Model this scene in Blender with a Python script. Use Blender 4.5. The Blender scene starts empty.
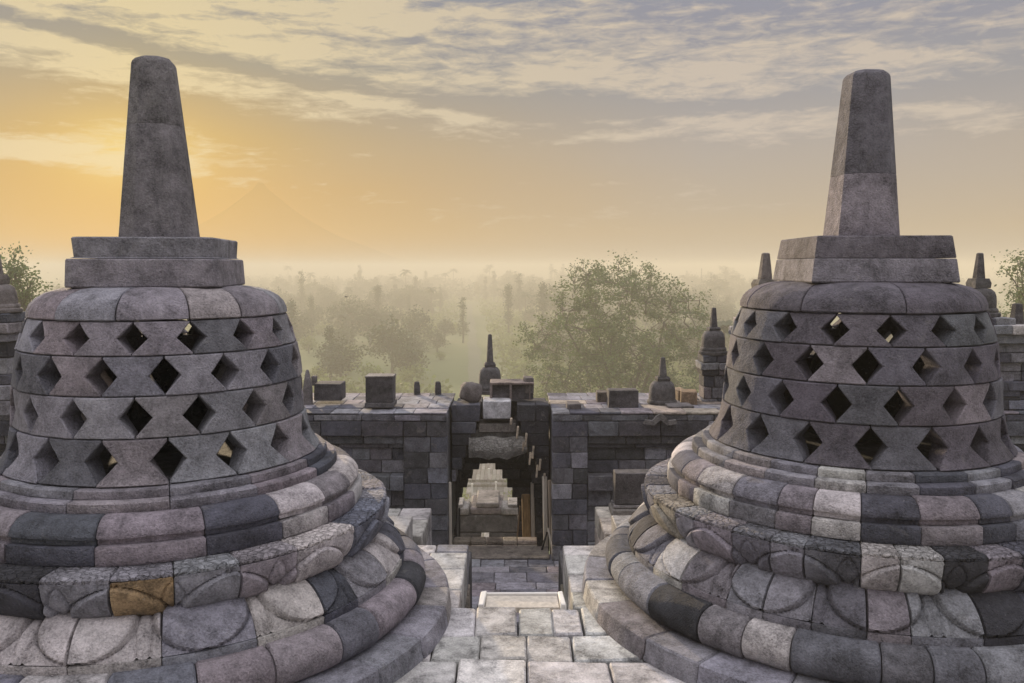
import bpy, bmesh, math, random
import numpy as np
from mathutils import Vector, Matrix, noise
R = math.radians
C = bpy.context.scene.collection
S = bpy.context.scene

# ------------------------------------------------------------------ camera
CAMZ = 2.135; PITCH = R(5.07); FPX = 840.0
cd = bpy.data.cameras.new('camera'); cam = bpy.data.objects.new('camera', cd); C.objects.link(cam)
cam.location = (0, 0, CAMZ); cam.rotation_euler = (R(90) - PITCH, 0, 0)
cd.sensor_width = 36; cd.lens = 36 * FPX / 1024; cd.clip_end = 60000; cd.clip_start = .05
S.camera = cam

def lin(r, g, b):
    f = lambda c: (c / 255 / 12.92) if c <= 10 else ((c / 255 + .055) / 1.055) ** 2.4
    return (f(r), f(g), f(b), 1)

# ------------------------------------------------------------------ world
SUN_AZ = R(-24.0); SUN_EL = R(7.0)
W = bpy.data.worlds.new('World'); S.world = W; W.use_nodes = True
nt = W.node_tree; nt.nodes.clear(); N = nt.nodes.new; LK = nt.links.new
def M(op, a, b=None, c=None, clamp=False):
    n = N('ShaderNodeMath'); n.operation = op; n.use_clamp = clamp
    for i, v in enumerate((a, b, c)):
        if v is None: continue
        if isinstance(v, (int, float)): n.inputs[i].default_value = v
        else: LK(v, n.inputs[i])
    return n.outputs[0]
def ramp(fac, stops, interp='LINEAR'):
    n = N('ShaderNodeValToRGB'); cr = n.color_ramp; cr.interpolation = interp
    while len(cr.elements) < len(stops): cr.elements.new(.5)
    for e, (p, c) in zip(cr.elements, stops):
        e.position = p; e.color = c if len(c) == 4 else (*c, 1)
    LK(fac, n.inputs[0]); return n.outputs[0]
def mixc(fac, a, b, mode='MIX'):
    n = N('ShaderNodeMix'); n.data_type = 'RGBA'; n.blend_type = mode
    for sock, v in ((n.inputs[0], fac), (n.inputs[6], a), (n.inputs[7], b)):
        if isinstance(v, (int, float)): sock.default_value = v
        elif isinstance(v, tuple): sock.default_value = v
        else: LK(v, sock)
    return n.outputs[2]
def comb(x, y, z):
    n = N('ShaderNodeCombineXYZ')
    for i, v in enumerate((x, y, z)):
        if isinstance(v, (int, float)): n.inputs[i].default_value = v
        else: LK(v, n.inputs[i])
    return n.outputs[0]
def nz(vec, scale, detail=6, rough=.55, dist=0):
    n = N('ShaderNodeTexNoise'); LK(vec, n.inputs['Vector'])
    n.inputs['Scale'].default_value = scale; n.inputs['Detail'].default_value = detail
    n.inputs['Roughness'].default_value = rough; n.inputs['Distortion'].default_value = dist
    return n.outputs[0]
tc = N('ShaderNodeTexCoord'); sp = N('ShaderNodeSeparateXYZ'); LK(tc.outputs['Generated'], sp.inputs[0])
dx, dy, dz = sp.outputs
el = M('MULTIPLY', M('ARCSINE', dz), 180 / math.pi)            # degrees
az = M('MULTIPLY', M('ARCTAN2', dx, dy), 180 / math.pi)        # degrees, + to the right
G = lambda v: (v, v, v, 1)
e30 = M('DIVIDE', el, 30, clamp=True)
warm = ramp(e30, [(0, lin(222, 190, 138)), (.06, lin(228, 186, 115)), (.17, lin(222, 178, 98)), (.27, lin(208, 175, 108)),
                  (.42, lin(176, 167, 142)), (.56, lin(150, 151, 154)), (1, lin(160, 166, 190))])
cool = ramp(e30, [(0, lin(208, 192, 170)), (.08, lin(210, 190, 162)), (.25, lin(196, 184, 172)), (.38, lin(174, 171, 173)),
                  (.52, lin(162, 162, 173)), (1, lin(158, 166, 192))])
back = ramp(e30, [(0, lin(128, 124, 138)), (.5, lin(142, 138, 154)), (1, lin(190, 188, 205))])
da = M('ABSOLUTE', M('SUBTRACT', az, math.degrees(SUN_AZ)))
side = M('SMOOTH_MIN', M('DIVIDE', da, 36), 1.0, .3)
wn = nz(comb(M('MULTIPLY', az, .05), M('MULTIPLY', el, .12), 3.1), 1.0, 3)
side = M('ADD', side, M('MULTIPLY', M('SUBTRACT', wn, .5), .35), clamp=True)
sky = mixc(side, warm, cool)
sky = mixc(M('DIVIDE', M('SUBTRACT', da, 70), 60, clamp=True), sky, back)
# warm glow round the sun
de = M('SUBTRACT', el, math.degrees(SUN_EL))
g2 = M('ADD', M('POWER', M('DIVIDE', da, 8.0), 2.0), M('POWER', M('DIVIDE', M('ABSOLUTE', de), 4.0), 2.0))
glow = M('EXPONENT', M('MULTIPLY', g2, -1))
sky = mixc(M('MULTIPLY', glow, .40), sky, lin(250, 204, 108))
core = M('EXPONENT', M('MULTIPLY', M('ADD', M('POWER', M('DIVIDE', da, 3.2), 2.0), M('POWER', M('DIVIDE', M('ABSOLUTE', de), 1.8), 2.0)), -1))
sky = mixc(M('MULTIPLY', core, .7), sky, lin(255, 228, 140))
# clouds: wispy streaks; two scales plus bands at the heights where they lie
streak = nz(comb(M('MULTIPLY', az, .07), M('ADD', M('MULTIPLY', el, .30), M('MULTIPLY', az, .012)), 7.7), 1.0, 9, .62, .35)
wisp = nz(comb(M('MULTIPLY', az, .12), M('ADD', M('MULTIPLY', el, .75), M('MULTIPLY', az, -.03)), 2.2), 1.0, 9, .6, .6)
fine = nz(comb(M('MULTIPLY', az, .5), M('MULTIPLY', el, 1.9), 4.4), 1.0, 6, .65, .5)
ep = M('DIVIDE', M('ADD', el, M('MULTIPLY', M('ADD', M('MINIMUM', az, 0), 24.0), .12)), 30, clamp=True)
band = ramp(ep, [(0, G(.0)), (.15, G(.12)), (.19, G(.22)), (.215, G(.26)), (.25, G(.20)), (.33, G(.20)), (.375, G(.40)),
                  (.41, G(.44)), (.44, G(.22)), (.47, G(.40)), (.53, G(.46)), (.62, G(.38)), (.70, G(.24)), (.80, G(.34)), (1, G(.3))], 'EASE')
c1 = M('ADD', M('ADD', M('MULTIPLY', streak, .55), M('MULTIPLY', wisp, .55)), M('MULTIPLY', fine, .42))
leftm = M('DIVIDE', M('SUBTRACT', 42.0, az), 60, clamp=True)
nearsun = M('EXPONENT', M('MULTIPLY', M('ADD', M('POWER', M('DIVIDE', da, 10.0), 2.0), M('POWER', M('DIVIDE', M('ABSOLUTE', M('SUBTRACT', el, 6.6)), 1.1), 2.0)), -1))
band = M('ADD', band, M('MULTIPLY', nearsun, .24))
band2 = M('MULTIPLY', band, M('ADD', .72, M('MULTIPLY', leftm, .32)))
cm = M('MULTIPLY', M('SUBTRACT', M('ADD', c1, band2), 1.045), 6.5, clamp=True)
cm = M('POWER', cm, 1.15)
ccol = mixc(side, lin(246, 226, 176), lin(224, 208, 190))
dark = M('MULTIPLY', M('SUBTRACT', wisp, .47), 2.6, clamp=True)
hi = M('DIVIDE', M('SUBTRACT', el, 8.0), 6, clamp=True)
sky = mixc(M('MULTIPLY', M('MULTIPLY', dark, hi), .12), sky, lin(140, 138, 146))
sky = mixc(M('MULTIPLY', cm, .85), sky, ccol)
ns = N('ShaderNodeTexSky'); ns.sky_type = 'NISHITA'; ns.sun_disc = False
ns.sun_elevation = SUN_EL; ns.sun_rotation = SUN_AZ; ns.air_density = 1; ns.dust_density = 2
nsc = mixc(1.0, ns.outputs[0], (.003, .003, .0035, 1), 'MULTIPLY')
sky = mixc(1.0, sky, nsc, 'ADD')
zen = M('DIVIDE', M('SUBTRACT', el, 26), 34, clamp=True)
sky = mixc(zen, sky, (2.15, 2.08, 2.2, 1))
below = M('MULTIPLY', el, -.5, clamp=True)
sky = mixc(below, sky, lin(120, 112, 100))
bg = N('ShaderNodeBackground'); LK(sky, bg.inputs[0]); bg.inputs[1].default_value = 0.82
wo = N('ShaderNodeOutputWorld'); LK(bg.outputs[0], wo.inputs[0])

sl = bpy.data.lights.new('sun', 'SUN'); sl.energy = 5.0; sl.angle = R(1.5); sl.color = (1, .78, .52)
sun = bpy.data.objects.new('sun', sl); C.objects.link(sun)
sdir = Vector((math.sin(SUN_AZ) * math.cos(SUN_EL), math.cos(SUN_AZ) * math.cos(SUN_EL), math.sin(SUN_EL)))
sun.rotation_euler = sdir.to_track_quat('Z', 'Y').to_euler()
vs = S.view_settings; vs.view_transform = 'Standard'; vs.look = 'None'; vs.exposure = 0.0; vs.gamma = 1; vs.use_curve_mapping = False
S.render.engine = 'CYCLES'
S.cycles.max_bounces = 5; S.cycles.diffuse_bounces = 3; S.cycles.volume_bounces = 1; S.cycles.transparent_max_bounces = 8
S.cycles.use_denoising = True

# ------------------------------------------------------------------ helpers
def at(px, py, Y):
    """world point that stands Y metres ahead and shows at pixel px,py"""
    a = math.atan((py - 341.5) / FPX) + PITCH
    z = -Y * math.tan(a)
    d = Y * math.cos(PITCH) - z * math.sin(PITCH)
    return ((px - 512) * d / FPX, Y, CAMZ + z)
AX = lambda px, py, Y: at(px, py, Y)[0]
AZ = lambda py, Y: at(512, py, Y)[2]

class MB:
    def __init__(s): s.v = []; s.f = []; s.t = []
    def add(s, vs, fs, tint):
        o = len(s.v); s.v += [tuple(v) for v in vs]
        for f in fs: s.f.append(tuple(o + i for i in f)); s.t.append(tint)
    def build(s, name, m, parent=None, smooth=True, ang=38):
        me = bpy.data.meshes.new(name); me.from_pydata(s.v, [], s.f)
        a = me.attributes.new('tint', 'FLOAT_COLOR', 'CORNER')
        ct = np.array([len(f) for f in s.f]); t = np.array([(t[0], t[1], t[2], 1) for t in s.t], dtype=np.float32)
        a.data.foreach_set('color', np.repeat(t, ct, axis=0).ravel())
        me.materials.append(m); me.update()
        if smooth:
            me.polygons.foreach_set('use_smooth', [True] * len(me.polygons))
            me.set_sharp_from_angle(angle=R(ang))
        o = bpy.data.objects.new(name, me); C.objects.link(o)
        if parent: o.parent = parent
        return o

_bv = [(sx, sy, sz) for sx in (-1, 1) for sy in (-1, 1) for sz in (-1, 1)]
def block(mb, x0, x1, y0, y1, z0, z1, tint, bev=.008, rot=0, wob=.003, rx=0, ry=0, seed=None):
    """a dressed stone with worn (chamfered) edges, slightly out of true"""
    hx, hy, hz = (x1 - x0) / 2, (y1 - y0) / 2, (z1 - z0) / 2
    b = min(bev, hx * .45, hy * .45, hz * .45)
    c = Vector(((x0 + x1) / 2, (y0 + y1) / 2, (z0 + z1) / 2))
    mt = Matrix.Rotation(rot, 3, 'Z') @ Matrix.Rotation(rx, 3, 'X') @ Matrix.Rotation(ry, 3, 'Y')
    vs = []; idx = {}
    for sx, sy, sz in _bv:
        j = Vector((random.uniform(-wob, wob), random.uniform(-wob, wob), random.uniform(-wob, wob)))
        for ax in range(3):
            p = Vector((sx * (hx - b), sy * (hy - b), sz * (hz - b))); p[ax] = (sx * hx, sy * hy, sz * hz)[ax]
            idx[(sx, sy, sz, ax)] = len(vs); vs.append(mt @ (p + j) + c)
    fs = []
    def q(l, n):
        p = [vs[i] for i in l]; nn = (p[1] - p[0]).cross(p[2] - p[0])
        fs.append(l if nn.dot(mt @ n) > 0 else l[::-1])
    for ax in range(3):
        o1, o2 = [a for a in range(3) if a != ax]
        for sg in (-1, 1):
            l = []
            for a, bb in ((-1, -1), (1, -1), (1, 1), (-1, 1)):
                k = [0, 0, 0]; k[ax] = sg; k[o1] = a; k[o2] = bb; l.append(idx[(*k, ax)])
            n = Vector((0, 0, 0)); n[ax] = sg; q(l, n)
    for ax in range(3):        # edges running along ax
        o1, o2 = [a for a in range(3) if a != ax]
        for a in (-1, 1):
            for bb in (-1, 1):
                k0 = [0, 0, 0]; k0[o1] = a; k0[o2] = bb; k1 = list(k0); k0[ax] = -1; k1[ax] = 1
                n = Vector((0, 0, 0)); n[o1] = a; n[o2] = bb
                q([idx[(*k0, o1)], idx[(*k1, o1)], idx[(*k1, o2)], idx[(*k0, o2)]], n)
    for k in _bv: q([idx[(*k, 0)], idx[(*k, 1)], idx[(*k, 2)]], Vector(k))
    mb.add(vs, fs, tint)

def jit(c, a=.12):
    k = 1 + random.uniform(-a, a)
    return tuple(max(.01, x * k * (1 + random.uniform(-.03, .03))) for x in c[:3])
PAL = dict(dark=(.040, .040, .047), slate=(.080, .083, .102), lslate=(.128, .128, .145), grey=(.22, .218, .24), mauve=(.228, .206, .222), dmauve=(.116, .106, .122),
           pale=(.44, .42, .405), tan=(.30, .265, .22), pink=(.30, .272, .27), blue=(.15, .158, .192), ochre=(.30, .215, .12),
           wdark=(.070, .070, .078), wmid=(.125, .126, .14), wpale=(.21, .21, .23), paver=(.46, .45, .435))
def pick(w):
    k = random.choices(list(w), list(w.values()))[0]
    return jit(PAL[k])
RINGS = dict(dark=1.5, slate=2.2, lslate=2.2, grey=5.0, mauve=2.0, pale=2.0, tan=.5, pink=.8, blue=1.5)
WALL = dict(wdark=5, slate=3, wmid=5, blue=.6, wpale=1.3)  # block tones picked at random, the last a paler blue-grey
FLOOR = dict(paver=8, pale=1.6, grey=.4)

def ring(mb, prof, r_in, n, c=(0, 0), da=.06, gap=.0022, e=.0055, tints=RINGS, disp=None, off=.0025, wid=.3, ph=0.0, force=None, zoff=.0012, sd=None):
    """a course of curved stones; prof = outer face from bottom to top [(r,z)]"""
    rg = random.Random(sd if sd is not None else random.random())
    w = np.array([1 + rg.uniform(-wid, wid) for _ in range(n)]); w = w / w.sum() * 2 * math.pi
    lay = [rg.choices(list(tints), list(tints.values()))[0] for _ in range(n)]
    a = ph
    P = np.array(prof, float)
    pts = np.vstack([[r_in, P[0][1]], P, [r_in, P[-1][1]]])
    seg = np.diff(P, axis=0); L = np.concatenate([[0], np.cumsum(np.hypot(seg[:, 0], seg[:, 1]))]); L = L / L[-1]
    t = np.gradient(pts, axis=0); nr = np.stack([t[:, 1], -t[:, 0]], 1); nr /= np.maximum(1e-6, np.hypot(nr[:, 0], nr[:, 1]))[:, None]
    for k in range(n):
        b = a + w[k]; mid = (a + b) / 2
        tint = jit(PAL[lay[k]], .08)
        if force:
            f = force(mid)
            if f: tint = jit(f, .05)
        ro = random.uniform(-off, off); zo = random.uniform(-zoff, zoff)
        rm = P[:, 0].max(); g = gap / rm; ee = e / rm
        m = max(2, int(w[k] / da))
        st = [(a + g, e)] + [(a + g + ee + (b - a - 2 * g - 2 * ee) * i / m, 0) for i in range(m + 1)] + [(b - g, e)]
        vs = []
        for th, ins in st:
            for i, (r, z) in enumerate(pts):
                rr = r + ro - nr[i][0] * ins; zz = z + zo - nr[i][1] * ins
                if 0 < i < len(pts) - 1:
                    if disp and ins == 0:
                        dd = disp(th, L[i - 1]); rr += nr[i][0] * dd; zz += nr[i][1] * dd
                    d2 = noise.noise((r * math.cos(th) * 5 + 9, r * math.sin(th) * 5, z * 5 + k)) * .006
                    rr += nr[i][0] * d2; zz += nr[i][1] * d2
                vs.append((c[0] + rr * math.cos(th), c[1] + rr * math.sin(th), zz))
        np_ = len(pts); fs = []
        for s_ in range(len(st) - 1):
            for i in range(np_):
                j = (i + 1) % np_
                fs.append((s_ * np_ + i, (s_ + 1) * np_ + i, (s_ + 1) * np_ + j, s_ * np_ + j))
        fs.append(tuple(range(np_))); fs.append(tuple((len(st) - 1) * np_ + i for i in reversed(range(np_))))
        mb.add(vs, fs, tint)
        a = b

def lathe(mb, prof, tint, n=28, c=(0, 0, 0), wob=.0):
    vs = []; fs = []
    for r, z in prof:
        for i in range(n):
            a = 2 * math.pi * i / n; rr = r * (1 + wob * noise.noise((math.cos(a) * 2, math.sin(a) * 2, z * 6 + c[0])))
            vs.append((c[0] + rr * math.cos(a), c[1] + rr * math.sin(a), c[2] + z))
    for k in range(len(prof) - 1):
        for i in range(n):
            j = (i + 1) % n; fs.append((k * n + i, k * n + j, (k + 1) * n + j, (k + 1) * n + i))
    fs.append(tuple(reversed(range(n)))); fs.append(tuple((len(prof) - 1) * n + i for i in range(n)))
    mb.add(vs, fs, tint)

def tube(mb, pts, rads, tint, n=6):
    vs = []; fs = []
    for k, p in enumerate(pts):
        p = Vector(p); d = (Vector(pts[min(k + 1, len(pts) - 1)]) - Vector(pts[max(k - 1, 0)])).normalized()
        u = d.cross(Vector((.31, .52, .8))).normalized(); v = d.cross(u)
        for i in range(n):
            a = 2 * math.pi * i / n; vs.append(p + (u * math.cos(a) + v * math.sin(a)) * rads[k])
    for k in range(len(pts) - 1):
        for i in range(n):
            j = (i + 1) % n; fs.append((k * n + i, k * n + j, (k + 1) * n + j, (k + 1) * n + i))
    fs.append(tuple(reversed(range(n)))); fs.append(tuple((len(pts) - 1) * n + i for i in range(n)))
    mb.add(vs, fs, tint)

def tag(o, label=None, cat=None, group=None, kind=None):
    if label: o['label'] = label
    if cat: o['category'] = cat
    if group: o['group'] = group
    if kind: o['kind'] = kind
    return o
def thing(name, loc, label, cat, group=None, rz=0):
    o = bpy.data.objects.new(name, None); C.objects.link(o); o.location = loc; o.rotation_euler = (0, 0, rz)
    o.empty_display_size = .2
    return tag(o, label, cat, group)

# ------------------------------------------------------------------ materials
def mat(name):
    global nt, N, LK
    m = bpy.data.materials.new(name); m.use_nodes = True; nt = m.node_tree; N = nt.nodes.new; LK = nt.links.new
    return m, nt.nodes['Principled BSDF']
def bumpn(h, strength, dist, prev=None):
    b = N('ShaderNodeBump'); b.inputs['Strength'].default_value = strength; b.inputs['Distance'].default_value = dist
    LK(h, b.inputs['Height'])
    if prev: LK(prev, b.inputs['Normal'])
    return b.outputs[0]
def coords():
    """object-space coordinates in metres"""
    t = N('ShaderNodeTexCoord'); return t.outputs['Object']
def stone_mat(name, grain=1.0, lichen=.5, rough=.86, scale=1.0, carved=False, contrast=1.0):
    m, p = mat(name); v = coords()
    at_ = N('ShaderNodeAttribute'); at_.attribute_name = 'tint'; base = at_.outputs['Color']
    # every stone takes its grain from another place, so patterns stop at the joints
    of = N('ShaderNodeVectorMath'); of.operation = 'MULTIPLY_ADD'; LK(at_.outputs['Vector'], of.inputs[0]); of.inputs[1].default_value = (91, 67, 83); LK(v, of.inputs[2]); v = of.outputs[0]
    big = nz(v, 3.2 * scale, 5, .6, .4); mid = nz(v, 14 * scale, 6, .65, .2); fin = nz(v, 90 * scale, 4, .7)
    k = M('ADD', M('MULTIPLY', M('SUBTRACT', big, .5), 2.1 * contrast), M('MULTIPLY', M('SUBTRACT', mid, .5), 1.9 * contrast))
    k = M('ADD', k, M('MULTIPLY', M('SUBTRACT', fin, .5), 1.8 * grain))
    k = M('ADD', 1.0, k); k = M('MAXIMUM', k, .25)
    col = mixc(1.0, base, comb(k, k, k), 'MULTIPLY')
    # black crusts and pale lichen, each with shapes of their own
    vm = N('ShaderNodeMapping'); vm.inputs['Scale'].default_value = (1, 1, .4); LK(v, vm.inputs[0])
    cr = M('MULTIPLY', M('SUBTRACT', nz(vm.outputs[0], 5.5 * scale, 7, .68, .8), .55), 8, clamp=True)
    col = mixc(M('MULTIPLY', cr, .8 * lichen), col, (.03, .03, .034, 1))
    wl = M('MULTIPLY', M('SUBTRACT', nz(comb(M('MULTIPLY', big, 0), 0, 0), 1, 0), 2), 1)
    v2 = N('ShaderNodeMapping'); v2.inputs['Location'].default_value = (13, 5, 8); LK(v, v2.inputs[0])
    wl = M('MULTIPLY', M('SUBTRACT', nz(v2.outputs[0], 7 * scale, 8, .7, .5), .60), 9, clamp=True)
    col = mixc(M('MULTIPLY', wl, .42 * lichen), col, (.42, .40, .36, 1))
    sm = M('MULTIPLY', M('SUBTRACT', nz(v2.outputs[0], 60 * scale, 3, .6), .66), 14, clamp=True)
    col = mixc(M('MULTIPLY', sm, .45 * lichen), col, (.46, .45, .43, 1))
    LK(col, p.inputs['Base Color']); p.inputs['Roughness'].default_value = rough
    p.inputs['Specular IOR Level'].default_value = .35
    vo = N('ShaderNodeTexVoronoi'); LK(v, vo.inputs['Vector']); vo.inputs['Scale'].default_value = 70 * scale
    pits = M('MINIMUM', M('MULTIPLY', vo.outputs['Distance'], 2.4), 1.0)
    h = M('ADD', M('MULTIPLY', mid, 1.0), M('ADD', M('MULTIPLY', fin, .5 * grain), M('MULTIPLY', pits, .28 * grain)))
    b = bumpn(h, 1.0, .016 / scale)
    if carved:
        v3 = N('ShaderNodeTexVoronoi'); v3.feature = 'DISTANCE_TO_EDGE'; LK(v, v3.inputs['Vector']); v3.inputs['Scale'].default_value = 24
        b = bumpn(M('MULTIPLY', v3.outputs['Distance'], 6, clamp=True), 1.0, .014, b)
    LK(b, p.inputs['Normal'])
    return m
STONE = stone_mat('andesite'); LATT = stone_mat('andesite_smooth', grain=1.0, lichen=.42, contrast=.8)
CARVED = stone_mat('andesite_carved', carved=True)
WALLM = stone_mat('andesite_wall', lichen=.8, scale=.7)
PAVE = stone_mat('paving_stone', grain=.8, lichen=.7, contrast=1.1, rough=.8)
def simple(name, col, rough=.8, var=.4, scale=8, stretch=None, bump=.3):
    m, p = mat(name); v = coords()
    if stretch:
        mp = N('ShaderNodeMapping'); mp.inputs['Scale'].default_value = stretch; LK(v, mp.inputs[0]); v = mp.outputs[0]
    n1 = nz(v, scale, 6, .6); k = M('ADD', 1 - var / 2, M('MULTIPLY', n1, var)); k2 = M('MULTIPLY', M('SUBTRACT', n1, .5), var * 2)
    k = M('MAXIMUM', M('ADD', 1, k2), .2)
    LK(mixc(1.0, (*col, 1), comb(k, k, k), 'MULTIPLY'), p.inputs['Base Color']); p.inputs['Roughness'].default_value = rough
    LK(bumpn(n1, bump, .01), p.inputs['Normal']); return m
WOOD = simple('weathered_wood', (.30, .24, .18), var=.9, scale=6, stretch=(3, 3, .5))
ORANGELIT = simple('orange_lit_stone', (.34, .22, .10), var=1.2, scale=9, stretch=(4, 4, .6))  # stone with orange light put into its colour
PALEW = simple('pale_wood', (.55, .50, .42), var=.6, scale=8, stretch=(3, 3, .5))
BLACKP = simple('black_pole', (.02, .02, .02))
WHITE = simple('white_painted_stone', (.75, .73, .68), var=.3)
BARK = simple('bark', (.10, .085, .065), var=.8, scale=3)
def leaf_mat(name, c1, c2):
    m, p = mat(name)
    a = N('ShaderNodeAttribute'); a.attribute_name = 'tint'
    oi = N('ShaderNodeObjectInfo')
    col = mixc(1.0, mixc(oi.outputs['Random'], (*c1, 1), (*c2, 1)), a.outputs['Color'], 'MULTIPLY')
    LK(col, p.inputs['Base Color']); p.inputs['Roughness'].default_value = .6
    tr = N('ShaderNodeBsdfTranslucent'); LK(col, tr.inputs[0])
    ms = N('ShaderNodeMixShader'); ms.inputs[0].default_value = .35
    LK(p.outputs[0], ms.inputs[1]); LK(tr.outputs[0], ms.inputs[2]); LK(ms.outputs[0], nt.nodes['Material Output'].inputs[0])
    return m
LEAF = leaf_mat('foliage', (.11, .16, .055), (.12, .165, .06))
LEAFB = leaf_mat('foliage_bright', (.14, .20, .04), (.20, .24, .06))
LEAFD = leaf_mat('foliage_dark', (.035, .06, .025), (.05, .075, .03))

# ------------------------------------------------------------------ ground far below
GZ = -28.0
def path_x(y): return -3.0 - (y - 110) * .056
m, p = mat('ground_cover'); v = coords()
n1 = nz(v, .012, 5); n2 = nz(v, .09, 5, .6); n3 = nz(v, .6, 4)
c = mixc(M('MULTIPLY', M('SUBTRACT', n1, .42), 5, clamp=True), (.10, .13, .045, 1), (.15, .17, .06, 1))
c = mixc(M('MULTIPLY', M('SUBTRACT', n2, .55), 6, clamp=True), c, (.05, .08, .025, 1))
c = mixc(M('MULTIPLY', n3, .5), c, (.10, .13, .05, 1)); LK(c, p.inputs['Base Color']); p.inputs['Roughness'].default_value = .95
GROUND = m
xs = np.concatenate([np.linspace(-6800, -900, 12), np.linspace(-800, 800, 33), np.linspace(900, 6800, 12)])
ys = np.concatenate([np.linspace(-250, 60, 5), np.linspace(90, 1500, 48), np.linspace(1600, 7400, 20)])
mb = MB(); vs = []; fs = []
for y in ys:
    for x in xs:
        far = max(0, min(1, (y - 260) / 1500))
        z = GZ + far * (noise.noise((x * .0016, y * .0016, 3)) * 14)
        vs.append((x, y, z))
nx = len(xs)
for j in range(len(ys) - 1):
    for i in range(nx - 1): fs.append((j * nx + i, j * nx + i + 1, (j + 1) * nx + i + 1, (j + 1) * nx + i))
mb.add(vs, fs, (1, 1, 1)); tag(mb.build('ground', GROUND), kind='structure')

mb = MB()
yy = list(range(136, 700, 12)); vs = []; fs = []
def gz(x, y):
    far = max(0, min(1, (y - 260) / 1500)); return GZ + far * (noise.noise((x * .0016, y * .0016, 3)) * 14)
for y in yy:
    x = path_x(y)
    for s_ in (-2.0, 2.0): vs.append((x + s_ + random.uniform(-.7, .7), y, gz(x + s_, y) + .15))
for i in range(len(yy) - 1): fs.append((2 * i, 2 * i + 1, 2 * i + 3, 2 * i + 2))
mb.add(vs, fs, (.13, .14, .09)); tag(mb.build('path', PAVE), kind='structure')
# paved plaza at the foot of the temple, in low steps
mb = MB()
for i, (y0, y1, z) in enumerate([(84, 104, .02), (104, 112, .35), (112, 113.2, .7), (113.2, 128, 1.05)]):
    cx = path_x((y0 + y1) / 2)
    nxb = 9
    for kx in range(nxb):
        for ky in range(max(1, int((y1 - y0) / 2.5))):
            st = (y1 - y0) / max(1, int((y1 - y0) / 2.5))
            wv = (6.4 if i < 3 else 5.0) / nxb
            block(mb, cx - wv * nxb / 2 + kx * wv, cx - wv * nxb / 2 + (kx + 1) * wv - .03, y0 + ky * st, y0 + (ky + 1) * st - .03,
                  GZ - .3, GZ + z + random.uniform(0, .02), jit((.19, .18, .165), .4), .03)
tag(mb.build('plaza', PAVE), kind='structure')
pm = MB(); block(pm, -.11, .11, -.11, .11, 0, 1.35, (.8, .79, .75), .03); block(pm, -.16, .16, -.16, .16, 1.352, 1.5, (.8, .79, .75), .03)
post_me = None
for i, (px, y) in enumerate([(472, 108), (489, 113.5), (496, 109), (505, 113)]):
    if post_me is None: o = pm.build('bollard', WHITE); post_me = o
    else: o = post_me.copy(); C.objects.link(o)
    yb = y; o.location = (AX(px, 485, y), yb, GZ + (.35 if y < 112 else 1.05))
    tag(o, ['leftmost white post on the plaza seen through the arch', 'white post second from the left on the plaza below the arch',
            'third white post from the left on the plaza below the arch', 'rightmost white post on the plaza seen through the arch'][i], 'bollard', 'white posts on the plaza')

# volcano beyond the plain; its mostly see-through material stands in for haze
m, p = mat('haze_faded_mountain'); p.inputs['Base Color'].default_value = (.10, .09, .08, 1); p.inputs['Roughness'].default_value = 1
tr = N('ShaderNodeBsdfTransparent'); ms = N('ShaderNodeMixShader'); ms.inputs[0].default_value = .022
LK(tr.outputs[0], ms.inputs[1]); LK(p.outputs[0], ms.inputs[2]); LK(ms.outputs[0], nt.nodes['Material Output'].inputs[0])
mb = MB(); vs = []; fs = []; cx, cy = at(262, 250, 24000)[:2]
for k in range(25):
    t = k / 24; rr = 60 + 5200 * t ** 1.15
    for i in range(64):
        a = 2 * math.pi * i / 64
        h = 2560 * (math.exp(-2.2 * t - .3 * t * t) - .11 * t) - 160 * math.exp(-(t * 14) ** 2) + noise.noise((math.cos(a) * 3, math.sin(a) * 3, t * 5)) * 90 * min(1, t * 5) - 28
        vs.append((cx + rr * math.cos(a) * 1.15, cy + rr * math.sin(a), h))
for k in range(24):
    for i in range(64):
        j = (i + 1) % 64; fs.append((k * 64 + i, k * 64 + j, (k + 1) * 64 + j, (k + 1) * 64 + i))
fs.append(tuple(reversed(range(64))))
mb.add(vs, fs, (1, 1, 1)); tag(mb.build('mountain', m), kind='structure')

# ------------------------------------------------------------------ the two great stupas
def sst(x, a, b):
    t = max(0, min(1, (x - a) / (b - a))); return t * t * (3 - 2 * t)
def petals_up(th, s):
    """upright petals: raised leaf, deep outline, small leaf between"""
    u = (th * 16 / (2 * math.pi)) % 1 - .5; sg = s / .93
    if sg > 1: return .006
    a = .47 * (1 - sg ** 2.4) ** .62; d = a - abs(u)
    h = .024 * sst(d, .0, .05) - .016 * math.exp(-(d / .016) ** 2)
    u2 = .5 - abs(u); a2 = .13 * (1 - sg ** 2) ** .5
    return h - .012 * math.exp(-((u2 - a2) / .014) ** 2) * (1 - sst(d, -.01, .02))
def petals_down(th, s):
    """hanging petals: s = 0 at the outer lower edge, 1 at the top"""
    u = ((th * 16 / (2 * math.pi)) + .25) % 1 - .5; t = 1 - s
    a = .43 * max(0, 1 - t ** 3.5) ** .55 + .02 * (1 - t); d = a - abs(u)
    h = .022 * sst(d, .0, .05) - .016 * math.exp(-(d / .015) ** 2)
    u2 = .5 - abs(u)
    return h - .012 * math.exp(-((u2 - .10 * (1 - t * .5)) / .013) ** 2) * (1 - sst(d, -.01, .02))
def rimd(th, s):
    return -.007 if .02 < s < .2 and (th * 190) % (2 * math.pi) < 1.1 else 0

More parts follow.
